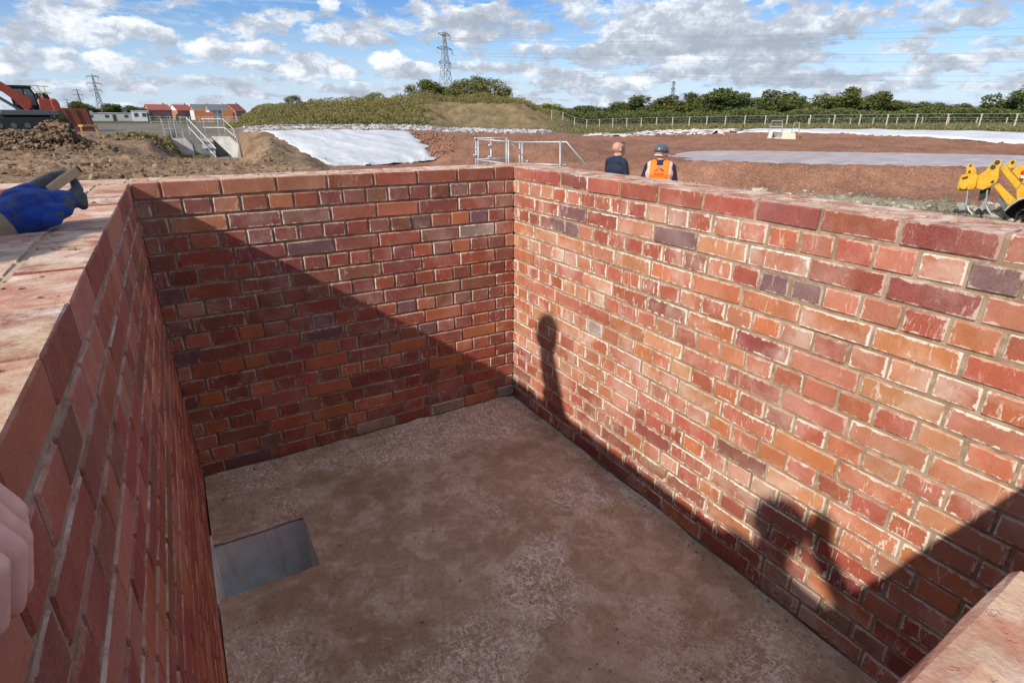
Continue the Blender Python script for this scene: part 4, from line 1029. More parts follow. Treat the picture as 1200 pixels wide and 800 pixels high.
# ------------------------------------------------------------------ excavator
EXR = flat('orange_red_paint', (.34, .055, .028), .45, 0, .5, bump=.1, sc=3); EXD = flat('dark_machine', (.028, .03, .03), .55, .2); EXG = flat('machine_grey', (.11, .115, .11), .6); GLASS = flat('cab_glass', (.10, .13, .14), .12, .0, .7)
YRAIL = flat('dull_yellow_rail', (.50, .40, .20), .6)
def excavator():
    r = 60.0; b = gpt(40, r); e = empty('excavator', b, -az_of(40)); tag(e, 'orange-red tracked excavator with dark cab behind the heap of clods', 'excavator')
    kx, kz = .0522, .0606                                         # metres per photo pixel at this distance
    def X(px): return (px-40)*kx
    def Z(py): return (155.5-py)*kz
    def poly(name, pts, y0, y1, mat, par=None, bv=.03):
        mb = MB(); mb.prism([(X(p), Z(q)) for p, q in pts], y0, y1); return mb.build(name, mat, par or e, bevel=bv)
    for y in (-1.5, .9):
        t = poly('track', [(-22, 154), (-26, 147), (-20, 140), (84, 140), (90, 147), (86, 154)], y, y+.6, EXD)
        for k in range(7):
            mb = MB(); mb.tube([(X(-16+k*15.5), y-.02, Z(149)), (X(-16+k*15.5), y+.62, Z(149))], .2, 10); mb.build('roller', EXG, t)
    poly('turntable', [(5, 142), (60, 142), (60, 136), (5, 136)], -.7, .7, EXD)
    poly('deck', [(2, 137), (72, 137), (72, 131), (6, 131)], -1.3, 1.3, EXG)
    poly('engine_cover', [(50, 131), (70, 131), (66, 118), (52, 117)], -1.2, 1.2, EXR)
    poly('counterweight', [(66, 135), (75, 133), (75, 122), (71, 116.5), (64, 118)], -1.28, 1.28, EXR, bv=.1)
    poly('engine_hood', [(49, 118), (66, 118), (64, 111), (50, 111)], -.9, .9, EXD)
    cab = poly('cab', [(22, 131), (51, 131), (50, 112), (46, 103.5), (23, 103.5), (20, 112)], -.02, 1.2, EXD, bv=.05)
    poly('cab_roof', [(18, 104.5), (48, 104.5), (47, 102), (20, 102)], -.07, 1.25, EXD, cab)
    poly('cab_window', [(39, 125), (48.5, 125), (47, 112), (44, 106.5), (38, 106.5)], -.045, -.026, GLASS, cab, 0)
    poly('cab_window', [(24, 125), (36, 125), (36, 106.5), (25, 106.5), (22.5, 113)], -.045, -.026, GLASS, cab, 0)
    # boom and dipper reach out to the left
    poly('boom', [(34, 133), (42, 128), (44, 118), (28, 108), (14, 98), (0, 91.5), (-14, 89), (-40, 94), (-60, 103), (-62, 109), (-40, 104), (-14, 100), (0, 103.5), (14, 110.5), (26, 122)], -.80, -.20, EXR, bv=.05)
    poly('dipper', [(-56, 98), (-64, 101), (-78, 132), (-72, 133), (-60, 112)], -.75, -.25, EXR)
    poly('bucket', [(-80, 132), (-70, 131), (-62, 142), (-66, 152), (-80, 150)], -1.2, .2, EXD)
    for a, c in (((4, 122), (30, 133)), ((-30, 96), (-58, 100))):
        mb = MB(); mb.tube([(X(a[0]), -.5, Z(a[1]-8)), (X(c[0]), -.5, Z(c[1]))], .11, 8); mb.build('hydraulic_ram', EXG, e)
    mb = MB(); mb.tube([(X(-4), -.95, Z(108)), (X(30), -.95, Z(134))], .07, 8); mb.build('hydraulic_ram', EXG, e)
    for k, (a, c) in enumerate((((46, 102), (58, 118)), ((55, 103), (58, 116)), ((62, 103), (63, 113)), ((47, 102.5), (67, 103.5)), ((52, 109.5), (69, 111)))):
        mb = MB(); mb.tube([(X(a[0]), -1.0, Z(a[1])), (X(c[0]), -1.0, Z(c[1]))], .035, 6); mb.build('guard_rail', YRAIL, e)
    mb = MB(); mb.tube([(X(38), -.10, Z(110)), (X(43), -.10, Z(131))], .03, 6); mb.build('grab_rail', YRAIL, cab)
excavator()
def skip():
    r = 56; b = gpt(92, r); e = empty('skip', b, -az_of(92)); tag(e, 'rusty red-brown steel skip standing just right of the excavator', 'skip')
    RUST = flat('rusty_red_steel', (.20, .062, .040), .8, .1, bump=.4, sc=2)
    k = .0565; Z = lambda py: (156-py)*k; X = lambda px: (px-92)*.049
    mb = MB(); o = [(72, 127), (106, 127.5), (109, 147), (84, 147)]; 
    mb.prism([(X(p), Z(q)) for p, q in o], -.9, -.8); mb.build('front_panel', RUST, e)
    mb = MB(); mb.prism([(X(p), Z(q)) for p, q in o], .8, .9); mb.build('rear_panel', RUST, e)
    for a, c in ((o[0], o[3]), (o[1], o[2])):
        mb = MB(); mb.bar((X(a[0]), 0, Z(a[1])), (X(c[0]), 0, Z(c[1])), 1.59, .08, (1, 0, 0)); mb.build('end_panel', RUST, e)
    mb = MB(); mb.box((X(84), -.8, 0), (X(109), .8, Z(147)+.002)); mb.build('base', RUST, e)
    for p in (78, 91, 104): mb = MB(); mb.bar((X(p), -.93, Z(128)), (X(p+3), -.93, Z(146)), .08, .05); mb.build('rib', RUST, e)
skip()
def plank():
    a, c = Vector(at(94, 147.5, 40)), Vector(at(112, 147.2, 41)); mb = MB(); mb.bar(a, c, .25, .10)
    for p in (a, c): mb.bar((p.x, p.y, gz(p.x, p.y)-.1), (p.x, p.y, p.z-.051), .08)
    tag(mb.build('trestle_plank', flat('orange_timber', (.55, .33, .12), .8), None), 'short orange plank on trestle legs right of the clod heap', 'plank')
plank()

# ------------------------------------------------------------------ heap of clods, loose clods and stones
def lump(r, n=1):
    bm = bmesh.new(); bmesh.ops.create_icosphere(bm, subdivisions=n, radius=1.0)
    V = np.array([v.co for v in bm.verts]); F = np.array([[v.index for v in f.verts] for f in bm.faces]); bm.free()
    s = r.integers(0, 999); V = V*(1+.5*fbm(V[:, 0]*2.1+s, V[:, 1]*2.1, V[:, 2]*2.1, 3, int(s), .7))[:, None]
    return V*np.array([1, r.uniform(.6, 1.1), r.uniform(.5, .85)]), F
def scatter(name, label, pts, sizes, mat, seed, detail=1, kind='stuff', cat=None):
    r = np.random.default_rng(seed); pool = [lump(r, detail) for _ in range(14)]
    VV, FF, n = [], [], 0
    for p, s in zip(pts, sizes):
        V, F = pool[r.integers(len(pool))]; a = r.uniform(0, 6.28); c, q = math.cos(a), math.sin(a)
        W = V*s; W = np.stack([W[:, 0]*c-W[:, 1]*q, W[:, 0]*q+W[:, 1]*c, W[:, 2]], 1)+p
        VV.append(W); FF.append(F+n); n += len(V)
    return tag(link(name, mesh_np(name, np.concatenate(VV), np.concatenate(FF), mat, False)), label, cat, kind=kind)
def soil(name, a, b, sc=9):
    m, N = new_mat(name); p = N.n('ShaderNodeTexCoord').outputs['Object']; g = N.n('ShaderNodeNewGeometry').outputs['Random Per Island']
    n = N.noise(p, sc, 5, .7); c = N.mix(N.rng(n, .3, .7), a, b); c = N.mix(N.math('MULTIPLY', g, .6), c, N.mix(1.0, c, (1.45, 1.4, 1.3), 'MULTIPLY'))
    N.out(c, .95, N.bump(n, .7, .03), spec=.1); return m
CLOD = soil('brown_clod', (.13, .085, .05), (.26, .18, .115)); STONE = soil('pale_stone', (.30, .27, .21), (.46, .42, .34)); REDCLOD = soil('red_clod', (.20, .105, .07), (.29, .16, .11))
def heap():
    r = np.random.default_rng(3); P, Sz = [], []
    for i in range(2600):
        px = r.uniform(-70, 125); rr = r.normal(19.5, .7)
        prof = .58*math.exp(-((px-64)/26)**2)+.34*math.exp(-((px-5)/45)**2)+.12
        prof *= math.exp(-((rr-19.5)/1.0)**2)
        h = prof*r.uniform(0, 1)**.6; q = gpt(px, rr); s = r.choice([.03, .05, .085, .13], p=[.42, .33, .19, .06])*r.uniform(.7, 1.2)
        P.append((q.x, q.y, q.z+h-s*.2)); Sz.append(s)
    scatter('clod_heap', 'heap of dark brown dug clods in front of the excavator', P, Sz, CLOD, 3, 2, kind='thing', cat='heap')
    # grey sheet rubble lying in the heap
    P, Sz = [], []
    for i in range(9000):
        px = r.uniform(-120, 330); rr = 5+26*r.uniform()**1.3; a = az_of(px); q = gpt(px, rr)
        if r.uniform() > .25+.75*(vnoise(np.array([q.x*.8]), np.array([q.y*.8]), 0, 9)[0] > 0): continue
        s = r.choice([.009, .016, .028, .048], p=[.45, .34, .17, .04])*r.uniform(.7, 1.2)*(1+rr/40); P.append((q.x, q.y, q.z+.02)); Sz.append(s)
    scatter('loose_clods', 'loose brown clods strewn over the bare dirt', P, Sz, CLOD, 4)
    P, Sz = [], []
    for i in range(700):
        px = 205+r.normal(0, 26) if i % 3 else 165+r.uniform(-40, 45); rr = r.uniform(33, 38); q = gpt(px if i % 3 else px, rr); s = r.uniform(.03, .12); P.append((q.x, q.y, q.z+.03)); Sz.append(s)
    scatter('bank_clods', 'dark clods on the face of the dirt bank beside the steps', [p for p in P], Sz, CLOD, 5)
    P, Sz = [], []
    for i in range(1600):
        px = r.uniform(640, 1260); rr = r.uniform(11, 20.6); q = gpt(px, rr); s = r.choice([.03, .06, .10, .17], p=[.5, .3, .15, .05])*r.uniform(.7, 1.2); P.append((q.x, q.y, q.z+s*.2)); Sz.append(s)
    scatter('stone_rubble', 'pale stones strewn on the ground before the clay bund', P, Sz, STONE, 6)
    P, Sz = [], []
    for i in range(1500):
        px = r.uniform(480, 1240); rr = r.uniform(20.5, 47); q = gpt(px, rr)
        if q.z < -1.2: continue
        s = r.choice([.03, .055, .09], p=[.5, .35, .15])*r.uniform(.7, 1.2); P.append((q.x, q.y, q.z)); Sz.append(s)
    for i in range(260):
        px = r.uniform(484, 530); rr = r.uniform(30, 42); q = gpt(px, rr); P.append((q.x, q.y, q.z+.05)); Sz.append(r.uniform(.03, .12))
    scatter('clay_clods', 'red clay clods on the lagoon banks', P, Sz, REDCLOD, 7)
    P, Sz = [], []
    for i in range(1500):
        px = r.uniform(285, 645); rr = r.uniform(50, 70); q = gpt(px, rr); P.append((q.x, q.y, q.z)); Sz.append(r.uniform(.08, .28))
    for i in range(500):
        px = r.uniform(535, 610); rr = r.uniform(55, 62); q = gpt(px, rr); P.append((q.x, q.y, q.z)); Sz.append(r.uniform(.1, .3))
    scatter('grey_rubble', 'grey and white crushed rubble strip below the mound', P, Sz, soil('grey_rubble', (.26, .25, .24), (.50, .50, .50), 3), 8)
    # crumbs on the wall tops
    P, Sz = [], []
    for i in range(420):
        k = r.integers(3)
        if k == 0: p = (r.uniform(-2.12, -1.81), r.uniform(-2.3, .1), 0)
        elif k == 1: p = (r.uniform(-1.8, .2), r.uniform(.01, .2), 0)
        else: p = (r.uniform(.01, .2), r.uniform(-2.6, .1), 0)
        s = r.choice([.0018, .0035, .007], p=[.5, .38, .12])*r.uniform(.7, 1.3); P.append((p[0], p[1], s*.25)); Sz.append(s)
    scatter('mortar_crumbs', 'dry mortar crumbs scattered along the wall tops', P, Sz, soil('mortar_crumb', (.34, .26, .18), (.50, .41, .30), 60), 12)
    P, Sz = [], []
    for i in range(900):
        p = (r.uniform(-1.78, -.03), r.uniform(-2.2, -.03)); s = r.choice([.002, .0035, .006], p=[.55, .35, .1])*r.uniform(.7, 1.3)
        if i % 3 == 0: p = ((-.012-abs(r.normal(0, .03)), p[1]) if i % 2 else (p[0], -.012-abs(r.normal(0, .03)))); s *= 1.5
        if HX0 < p[0] < HX1+.01 and HY0-.01 < p[1] < HY1+.01: continue
        P.append((p[0], p[1], -1.424+s*.3)); Sz.append(s)
    scatter('floor_grit', 'small grit and leaf bits on the chamber floor', P, Sz, soil('floor_grit', (.34, .25, .17), (.60, .50, .40), 60), 13)
heap()

# ------------------------------------------------------------------ yellow digging arm beyond the sunlit wall
def yellow_paint():
    m, N = new_mat('yellow_machine_paint'); p = N.n('ShaderNodeTexCoord').outputs['Object']
    n = N.noise(p, 7, 6, .7); n2 = N.noise(p, 30, 4, .7)
    c = N.mix(N.rng(n, .3, .7), (.50, .27, .010), (.68, .40, .020)); c = N.mix(N.math('MULTIPLY', N.rng(n2, .56, .68), .7), c, (.16, .10, .05)); c = N.mix(N.math('MULTIPLY', N.rng(n, .58, .70), .6), c, (.24, .17, .11))
    N.out(c, N.rng(n2, .4, .7, .4, .75), N.bump(n2, .25, .01), spec=.4); return m
YEL = yellow_paint()
BRIGHT = flat('worn_bright_steel', (.62, .63, .63), .3, .8); DARKSTEEL = flat('dark_steel', (.035, .03, .028), .5, .3)
def digger_arm():
    r0 = 17.0; g = gpt(1175, r0); e = empty('digging_arm', g, 0); tag(e, 'yellow hitch and digging arm with bright tines beyond the sunlit wall', 'digging arm')
    def Q(x, y, r=0.0): return at(1090+x/8, 160+y/8, r0+r)
    def plate(name, pts, d0, d1, mat, par=None, bv=.012):
        n = len(pts); V = [Q(x, y, d0) for x, y in pts]+[Q(x, y, d1) for x, y in pts]
        mb = MB(); mb.add(V, [tuple(range(n)), tuple(range(2*n-1, n-1, -1))]+[(i+n, (i+1) % n+n, (i+1) % n, i) for i in range(n)])
        return local(e, mb).build(name, mat, par or e, bevel=bv)
    def rod(name, pts, r, mat, par=None):
        mb = MB(); mb.tube([Q(*p) for p in pts], r, 10); return local(e, mb).build(name, mat, par or e, smooth=False)
    h = plate('hitch', [(250, 488), (262, 440), (285, 370), (330, 352), (440, 348), (452, 392), (432, 470), (404, 498), (300, 514), (262, 506)], -.16, .16, YEL, bv=.02)
    plate('hitch_lug', [(330, 354), (340, 288), (358, 258), (380, 250), (398, 260), (404, 286), (428, 290), (436, 350)], -.09, .09, YEL, h)
    rod('hitch_barrel', [(316, 462, -.30), (316, 462, .30)], .075, YEL, h)
    rod('pin', [(380, 270, -.12), (380, 270, .12)], .022, DARKSTEEL, h); rod('pin', [(370, 328, -.12), (370, 328, .12)], .024, DARKSTEEL, h)
    plate('latch', [(300, 386), (350, 372), (358, 384), (306, 400)], -.19, -.163, DARKSTEEL, h, 0)
    for d in (-.22, .14):
        p = plate('side_plate', [(446, 404), (520, 318), (598, 232), (636, 212), (664, 226), (672, 256), (650, 300), (640, 400), (614, 438), (560, 470), (492, 504), (430, 486)], d, d+.05, YEL, bv=.01)
        for (x, y, q) in ((630, 242, .034), (590, 286, .034), (586, 424, .022)): rod('pin', [(x, y, d-.02), (x, y, d+.07)], q*1.4, DARKSTEEL, p)
    plate('link_body', [(404, 390), (520, 322), (530, 470), (404, 486)], -.07, .07, YEL, bv=.01)
    plate('link_cross', [(450, 440), (560, 330), (600, 430), (500, 490)], -.17, .14, YEL, bv=.01)
    plate('upper_link', [(650, 306), (700, 258), (852, 446), (804, 502)], -.10, .10, YEL, bv=.015)
    plate('lower_link', [(590, 466), (642, 436), (812, 600), (732, 652)], -.26, -.06, YEL, bv=.015)
    plate('cross_plate', [(806, 504), (852, 448), (900, 470), (900, 590), (812, 596)], -.08, .14, YEL, bv=.01)
    plate('rear_bracket', [(706, 262), (780, 212), (806, 226), (800, 268), (752, 312)], .22, .30, YEL, bv=.01)
    rod('pin', [(775, 240, .18), (775, 240, .33)], .03, DARKSTEEL)
    plate('arm', [(760, 330), (840, 262), (1150, 420), (1180, 560), (960, 520), (860, 440)], .02, .42, YEL, bv=.02)
    plate('warning_lamp', [(856, 322), (884, 318), (890, 360), (862, 366)], -.08, .0, flat('red_lamp', (.60, .03, .02), .3), bv=.006)
    plate('lamp_bracket', [(846, 362), (880, 366), (880, 392), (850, 392)], -.09, -.02, HWHITE, bv=.004)
    plate('shackle', [(622, 598), (652, 552), (728, 652), (690, 692)], -.20, -.10, EXG, bv=.006)
    for k, (x, y) in enumerate(((345, 520), (528, 520))):
        rod('tine', [(x+8, y-20, -.1), (x, y+60, -.12), (x-10, y+120, -.14), (x+16, y+170, -.15), (x+56, y+214+k*14, -.16)], .018, BRIGHT)
        plate('tine_share', [(x-90, y+108), (x-30, y+96), (x-6, y+126), (x-20, y+170), (x-74, y+168)] if k == 0 else [(x-70, y+150), (x-10, y+60), (x+6, y+110), (x-10, y+150), (x-40, y+180)], -.13, -.10, BRIGHT, bv=.004)
    plate('shadowed_tine_part', [(470, 500), (570, 480), (560, 540), (500, 590), (450, 610)], -.06, .04, DARKSTEEL, bv=.006)  # near-black plate: the shadow above the tines put into its colour
    # curved bucket lip and cable at the machine
    mb = MB(); pts = [(700, 694), (760, 640), (830, 596), (900, 572), (1000, 560)]
    V = [Q(x, y, -.35) for x, y in pts]+[Q(x, y, .45) for x, y in pts]+[Q(x+10, y+150, .40) for x, y in pts]
    mb.add(V, [(i, i+1, i+6, i+5) for i in range(4)]+[(i+5, i+6, i+11, i+10) for i in range(4)]); bk = local(e, mb).build('bucket', DARKSTEEL, e)
    m = bk.modifiers.new('thickness', 'SOLIDIFY'); m.thickness = .03
    rod('bucket_lip', [(698, 696, -.36), (760, 638, -.36), (830, 594, -.36), (900, 570, -.36), (1000, 558, -.36)], .016, GALV, bk)
    rod('hose', [(800, 770, -.3), (820, 720, -.3), (860, 690, -.3), (930, 670, -.3)], .02, DARKSTEEL)
    # the rest of the machine, out of the picture to the right
    plate('chassis', [(1120, 380), (1900, 360), (1950, 640), (1140, 600)], -.4, 1.2, YEL, bv=.03)
    plate('engine_cover', [(1300, 362), (1880, 344), (1870, 140), (1380, 180)], -.2, 1.0, YEL, bv=.03)
    for x in (1250, 1800):
        for d in (-.75, 1.25):
            w = rod('wheel', [(x, 640, d), (x, 640, d+.35)], .55, DARKSTEEL); mb = MB(); mb.tube([Q(x, 640, d-.02), Q(x, 640, d+.37)], .24, 10); local(e, mb).build('rim', YEL, w)
digger_arm()

# ------------------------------------------------------------------ people
SKIN = flat('skin', (.52, .27, .20), .55, 0, .35, var=.12, sc=30); NAVY = flat('navy_cloth', (.014, .020, .045), .85, bump=.2, sc=20); DARKC = flat('dark_trousers', (.03, .03, .035), .9, bump=.2, sc=20)
BOOT = flat('boot_leather', (.10, .07, .045), .7); HIVIS = flat('orange_hi_vis', (.95, .20, .015), .7, bump=.15, sc=18, var=.06); PINKBAND = flat('reflective_band', (.80, .46, .38), .45, 0, .6, var=.05)
GREYHAT = flat('grey_hard_hat', (.085, .10, .115), .28, 0, .6, var=.05); HAIR = flat('short_hair', (.06, .045, .035), .9); SLEEVE = flat('tan_work_sleeve', (.36, .25, .16), .9, bump=.4, sc=60)
GLOVE = None
def capsule(mb, a, b, ra, rb, n=12, m=4):
    a, b = Vector(a), Vector(b); d = b-a; L = d.length
    d = d.normalized() if L > 1e-6 else Vector((0, 0, 1)); u = Vector((0, 0, 1)) if abs(d.z) < .9 else Vector((1, 0, 0)); x = d.cross(u).normalized(); y = x.cross(d)
    rings = [(a-d*ra*math.cos(t), ra*math.sin(t)) for t in np.linspace(.05, math.pi/2, m)]+[(b+d*rb*math.sin(t), rb*math.cos(t)) for t in np.linspace(0, math.pi/2-.05, m)]
    V = [c+(x*math.cos(2*math.pi*k/n)+y*math.sin(2*math.pi*k/n))*r for c, r in rings for k in range(n)]; F = []
    for i in range(len(rings)-1):
        for k in range(n): p, q = i*n+k, i*n+(k+1) % n; F.append((p, q, q+n, p+n))
    F += [tuple(range(n))[::-1], tuple((len(rings)-1)*n+k for k in range(n))]
    mb.add(V, F)
def flesh(name, bones, voxel, mats, smooth=6, parent=None, keep=None):
    """bones: (a, b, ra, rb, material index); grown into one continuous skin"""
    mb = MB()
    for a, b, ra, rb, k in bones: capsule(mb, a, b, ra, rb)
    o = mb.build(name, mats[0], None)
    md = o.modifiers.new('r', 'REMESH'); md.mode = 'VOXEL'; md.voxel_size = voxel; md.use_smooth_shade = True
    if smooth: ms = o.modifiers.new('s', 'SMOOTH'); ms.iterations = smooth; ms.factor = .5
    dg = bpy.context.evaluated_depsgraph_get(); me = bpy.data.meshes.new_from_object(o.evaluated_get(dg)); old = o.data; bpy.data.objects.remove(o); bpy.data.meshes.remove(old)
    me.name = name; me.materials.clear()
    for m in mats: me.materials.append(m)
    n = len(me.polygons); c = np.zeros(n*3); me.polygons.foreach_get('center', c); c = c.reshape(-1, 3)
    best = np.full(n, 9e9); idx = np.zeros(n, np.int32)
    for a, b, ra, rb, k in bones:
        a, b = np.array(a, float), np.array(b, float); d = b-a; L2 = max(d@d, 1e-9); t = np.clip(((c-a)@d)/L2, 0, 1)
        dist = np.linalg.norm(c-(a+t[:, None]*d), axis=1)-(ra*(1-t)+rb*t); w = dist < best; best[w] = dist[w]; idx[w] = k
    me.polygons.foreach_set('material_index', idx); me.polygons.foreach_set('use_smooth', np.ones(n, bool)); me.update()
    return link(name, me, parent)
def head_bones(c, yaw, pitch, k=0, s=1.0):
    """skull, face, jaw, nose, ears, brow around head centre c, looking along +y turned by yaw"""
    Rm = Matrix.Rotation(yaw, 3, 'Z')@Matrix.Rotation(pitch, 3, 'X'); c = Vector(c); T = lambda x, y, z: tuple(c+Rm@(Vector((x, y, z))*s))
    return [(T(0, -.030, .022), T(0, .020, .022), .088*s, .084*s, k), (T(-.018, .045, -.035), T(.018, .045, -.035), .058*s, .058*s, k), (T(0, .060, -.085), T(0, .070, -.085), .036*s, .034*s, k),
            (T(-.035, .03, -.07), T(.035, .03, -.07), .036*s, .036*s, k), (T(0, .096, .0), T(0, .116, -.030), .010*s, .015*s, k), (T(-.03, .088, .018), T(.03, .088, .018), .014*s, .014*s, k),
            (T(-.088, -.008, .01), T(-.092, -.012, -.03), .016*s, .012*s, k), (T(.088, -.008, .01), T(.092, -.012, -.03), .016*s, .012*s, k), (T(-.02, .098, -.062), T(.02, .098, -.062), .010*s, .010*s, k)], T
def person(label, loc, rz):
    e = empty('person', loc, rz); tag(e, label, 'person'); return e
def standing(shirt, arms, head_yaw=0.0, head_pitch=0.0):
    """standing figure 1.75 m tall, looking along +y; material slots 0 skin, 1 top, 2 trousers, 3 boots"""
    B = []
    for s in (-1, 1):
        B += [((s*.09, 0, .90), (s*.10, .015, .50), .088, .062, 2), ((s*.10, .015, .50), (s*.105, -.015, .10), .060, .046, 2), ((s*.105, -.04, .055), (s*.115, .13, .045), .05, .042, 3)]
    B += [((-.065, 0, .95), (.065, 0, .95), .120, .120, 2), ((-.06, .01, 1.10), (.06, .01, 1.10), .118, .118, 1), ((-.085, 0, 1.28), (.085, 0, 1.28), .118, .118, 1), ((-.165, -.01, 1.415), (.165, -.01, 1.415), .066, .066, 1),
          ((-.06, 0, 1.40), (.06, 0, 1.40), .09, .09, 1), ((0, -.012, 1.43), (0, .01, 1.55), .070, .062, 0), ((-.12, -.01, 1.43), (0, -.01, 1.475), .05, .06, 1), ((.12, -.01, 1.43), (0, -.01, 1.475), .05, .06, 1)]
    for s, (el, wr, hd) in zip((-1, 1), arms):
        sh = (s*.205, -.01, 1.40); B += [(sh, el, .058, .045, 1), (el, wr, .044, .034, 1), (wr, hd, .032, .034, 0)]
        h, w = Vector(hd), Vector(wr); d = (h-w).normalized(); x = d.cross(Vector((0, 0, 1))).normalized()
        for q in (-1.5, -.5, .5, 1.5): a = h+x*q*.018+d*.02; B.append((tuple(a), tuple(a+d*(.062-.006*abs(q))+Vector((0, 0, -.02))), .010, .008, 0))
        a = h-x*.03; B.append((tuple(a), tuple(a+d*.04-x*.02), .012, .009, 0))
    B = [(a, b, ra*1.10 if k in (1, 2) else ra, rb*1.10 if k in (1, 2) else rb, k) for a, b, ra, rb, k in B]
    hb, T = head_bones((0, .02, 1.615), head_yaw, head_pitch, 0, 1.08)
    return B+hb, T
def face_bits(e, T, s=1.0):
    for x in (-.032, .032):
        mb = MB(); mb.ball(T(x, .099, .004), .0095*s, 8, 6); mb.build('eye', HDARK, e, smooth=True)
MH = 10.3
# bald man in navy, side on
g = gpt(726.5, MH); aimz = Zr(726.5, 166.6, MH)-1.735
man = person('bald man in a navy top with dark glasses on his head, arms folded', (g.x, g.y, aimz), -az_of(724.5)-.85)
B, T = standing(1, [((-.27, .03, 1.13), (-.06, .22, 1.12), (.03, .24, 1.13)), ((.27, .03, 1.13), (.05, .25, 1.07), (-.04, .25, 1.08))], -.15, -.22)
flesh('body', B, .013, [SKIN, NAVY, DARKC, BOOT], 5, man); face_bits(man, T)
mb = MB(); mb.tube([T(x, y, z) for x, y, z in ((-.093, -.02, .02), (-.092, .03, .075), (-.06, .045, .108), (0, .05, .122), (.06, .045, .108), (.092, .03, .075), (.093, -.02, .02))], .009, 6)
for x in (-.035, .035): mb.ball(T(x, .058, .112), (.030, .016, .018), 8, 6)
mb.build('sunglasses', HDARK, man, smooth=True)
mb = MB(); mb.tube([(-.06, .03, 1.475), (-.03, .085, 1.45), (.03, .085, 1.45), (.06, .03, 1.475)], .016, 6); mb.build('collar', NAVY, man, smooth=True)
# man in hard hat and hi-vis, from behind
g = gpt(779, MH+.1); aimz2 = Zr(779, 169.5, MH+.1)-1.76
man2 = person('man seen from behind in a grey hard hat and orange hi-vis vest', (g.x, g.y, aimz2), -az_of(779)-.05)
B, T = standing(1, [((-.285, -.02, 1.14), (-.22, .20, 1.02), (-.19, .28, 1.02)), ((.285, -.02, 1.14), (.22, .20, 1.02), (.19, .28, 1.02))], -.55, -.12)
flesh('body', B, .013, [SKIN, NAVY, DARKC, BOOT], 5, man2); face_bits(man2, T)
mb = MB(); rows = 7; n = 20; V = []; F = []
for i in range(rows+1):
    t = i/rows*math.pi/2*.98
    for k in range(n):
        a = 2*math.pi*k/n; V.append(T(.116*math.cos(t)*math.cos(a), -.012+.134*math.cos(t)*math.sin(a), .030+.120*math.sin(t)))
for i in range(rows):
    for k in range(n): p, q = i*n+k, i*n+(k+1) % n; F.append((p, q, q+n, p+n))
F.append(tuple(rows*n+k for k in range(n))); mb.add(V, F); hat = mb.build('hard_hat', GREYHAT, man2, smooth=True)
sm = hat.modifiers.new('t', 'SOLIDIFY'); sm.thickness = .006
mb = MB(); ring = []
for k in range(24): a = 2*math.pi*k/24; f = .006+.040*max(0, math.sin(a))**2; ring.append((T((.114+f*.6)*math.cos(a), -.012+(.132+f)*math.sin(a), .027), T(.110*math.cos(a), -.012+.128*math.sin(a), .033)))
mb.add([p for r_ in ring for p in r_], [(2*k, 2*((k+1) % 24), 2*((k+1) % 24)+1, 2*k+1) for k in range(24)]); br = mb.build('brim', GREYHAT, hat, smooth=True); sm = br.modifiers.new('t', 'SOLIDIFY'); sm.thickness = .006
mb = MB(); mb.tube([T(.02*k, -.135+.002*abs(k)**2, .05) for k in (-3, -1, 1, 3)], .004, 6); mb.build('ridge', GREYHAT, hat)
mb = MB(); mb.tube([T(.088*math.cos(a), -.012+.102*math.sin(a), -.035) for a in np.linspace(math.pi*1.15, math.pi*1.85, 8)], .010, 6); mb.build('hat_harness', HWHITE, man2, smooth=True)
VB = [((-.075, .01, 1.02), (.075, .01, 1.02), .155, .155, 0), ((-.105, 0, 1.28), (.105, 0, 1.28), .150, .150, 0), ((-.09, 0, 1.16), (.09, 0, 1.16), .150, .150, 0), ((-.150, -.01, 1.41), (-.085, -.005, 1.43), .088, .088, 0), ((.150, -.01, 1.41), (.085, -.005, 1.43), .088, .088, 0), ((-.125, 0, 1.36), (.125, 0, 1.36), .115, .115, 0)]
vest = flesh('hi_vis_vest', VB, .012, [HIVIS, PINKBAND], 5, man2)
me = vest.data; c = np.zeros(len(me.polygons)*3); me.polygons.foreach_get('center', c); c = c.reshape(-1, 3)
me.polygons.foreach_set('material_index', (((np.abs(c[:, 0]) > .165) & (c[:, 2] > .98)) | ((c[:, 2] > 1.00) & (c[:, 2] < 1.055))).astype(np.int32))
mb = MB(); yb = -.160
def flatpoly(pts): mb.prism([(x, z) for x, z in pts], yb-.003, yb)
LOGO_D = flat('logo_navy', (.06, .03, .12), .6); LOGO_R = flat('logo_red', (.55, .07, .04), .6)
flatpoly([(-0.106, 1.335), (-0.056, 1.362), (-0.006, 1.407), (0.015, 1.416), (0.000, 1.392), (-0.037, 1.362), (-0.069, 1.341)]); flatpoly([(-0.003, 1.362), (0.025, 1.392), (0.043, 1.376), (0.075, 1.350), (0.098, 1.341), (0.056, 1.347), (0.025, 1.365)])
mb.build('logo', LOGO_D, vest)
mb = MB()
for i, x in enumerate((-.062, -.022, .020, .058)):
    flatpoly([(x-.015, 1.278), (x-.005, 1.278), (x+.002, 1.312), (x-.003, 1.316)]); flatpoly([(x+.002, 1.316), (x+.007, 1.312), (x+.016, 1.278), (x+.007, 1.278)])
mb.build('lettering', LOGO_R, vest)

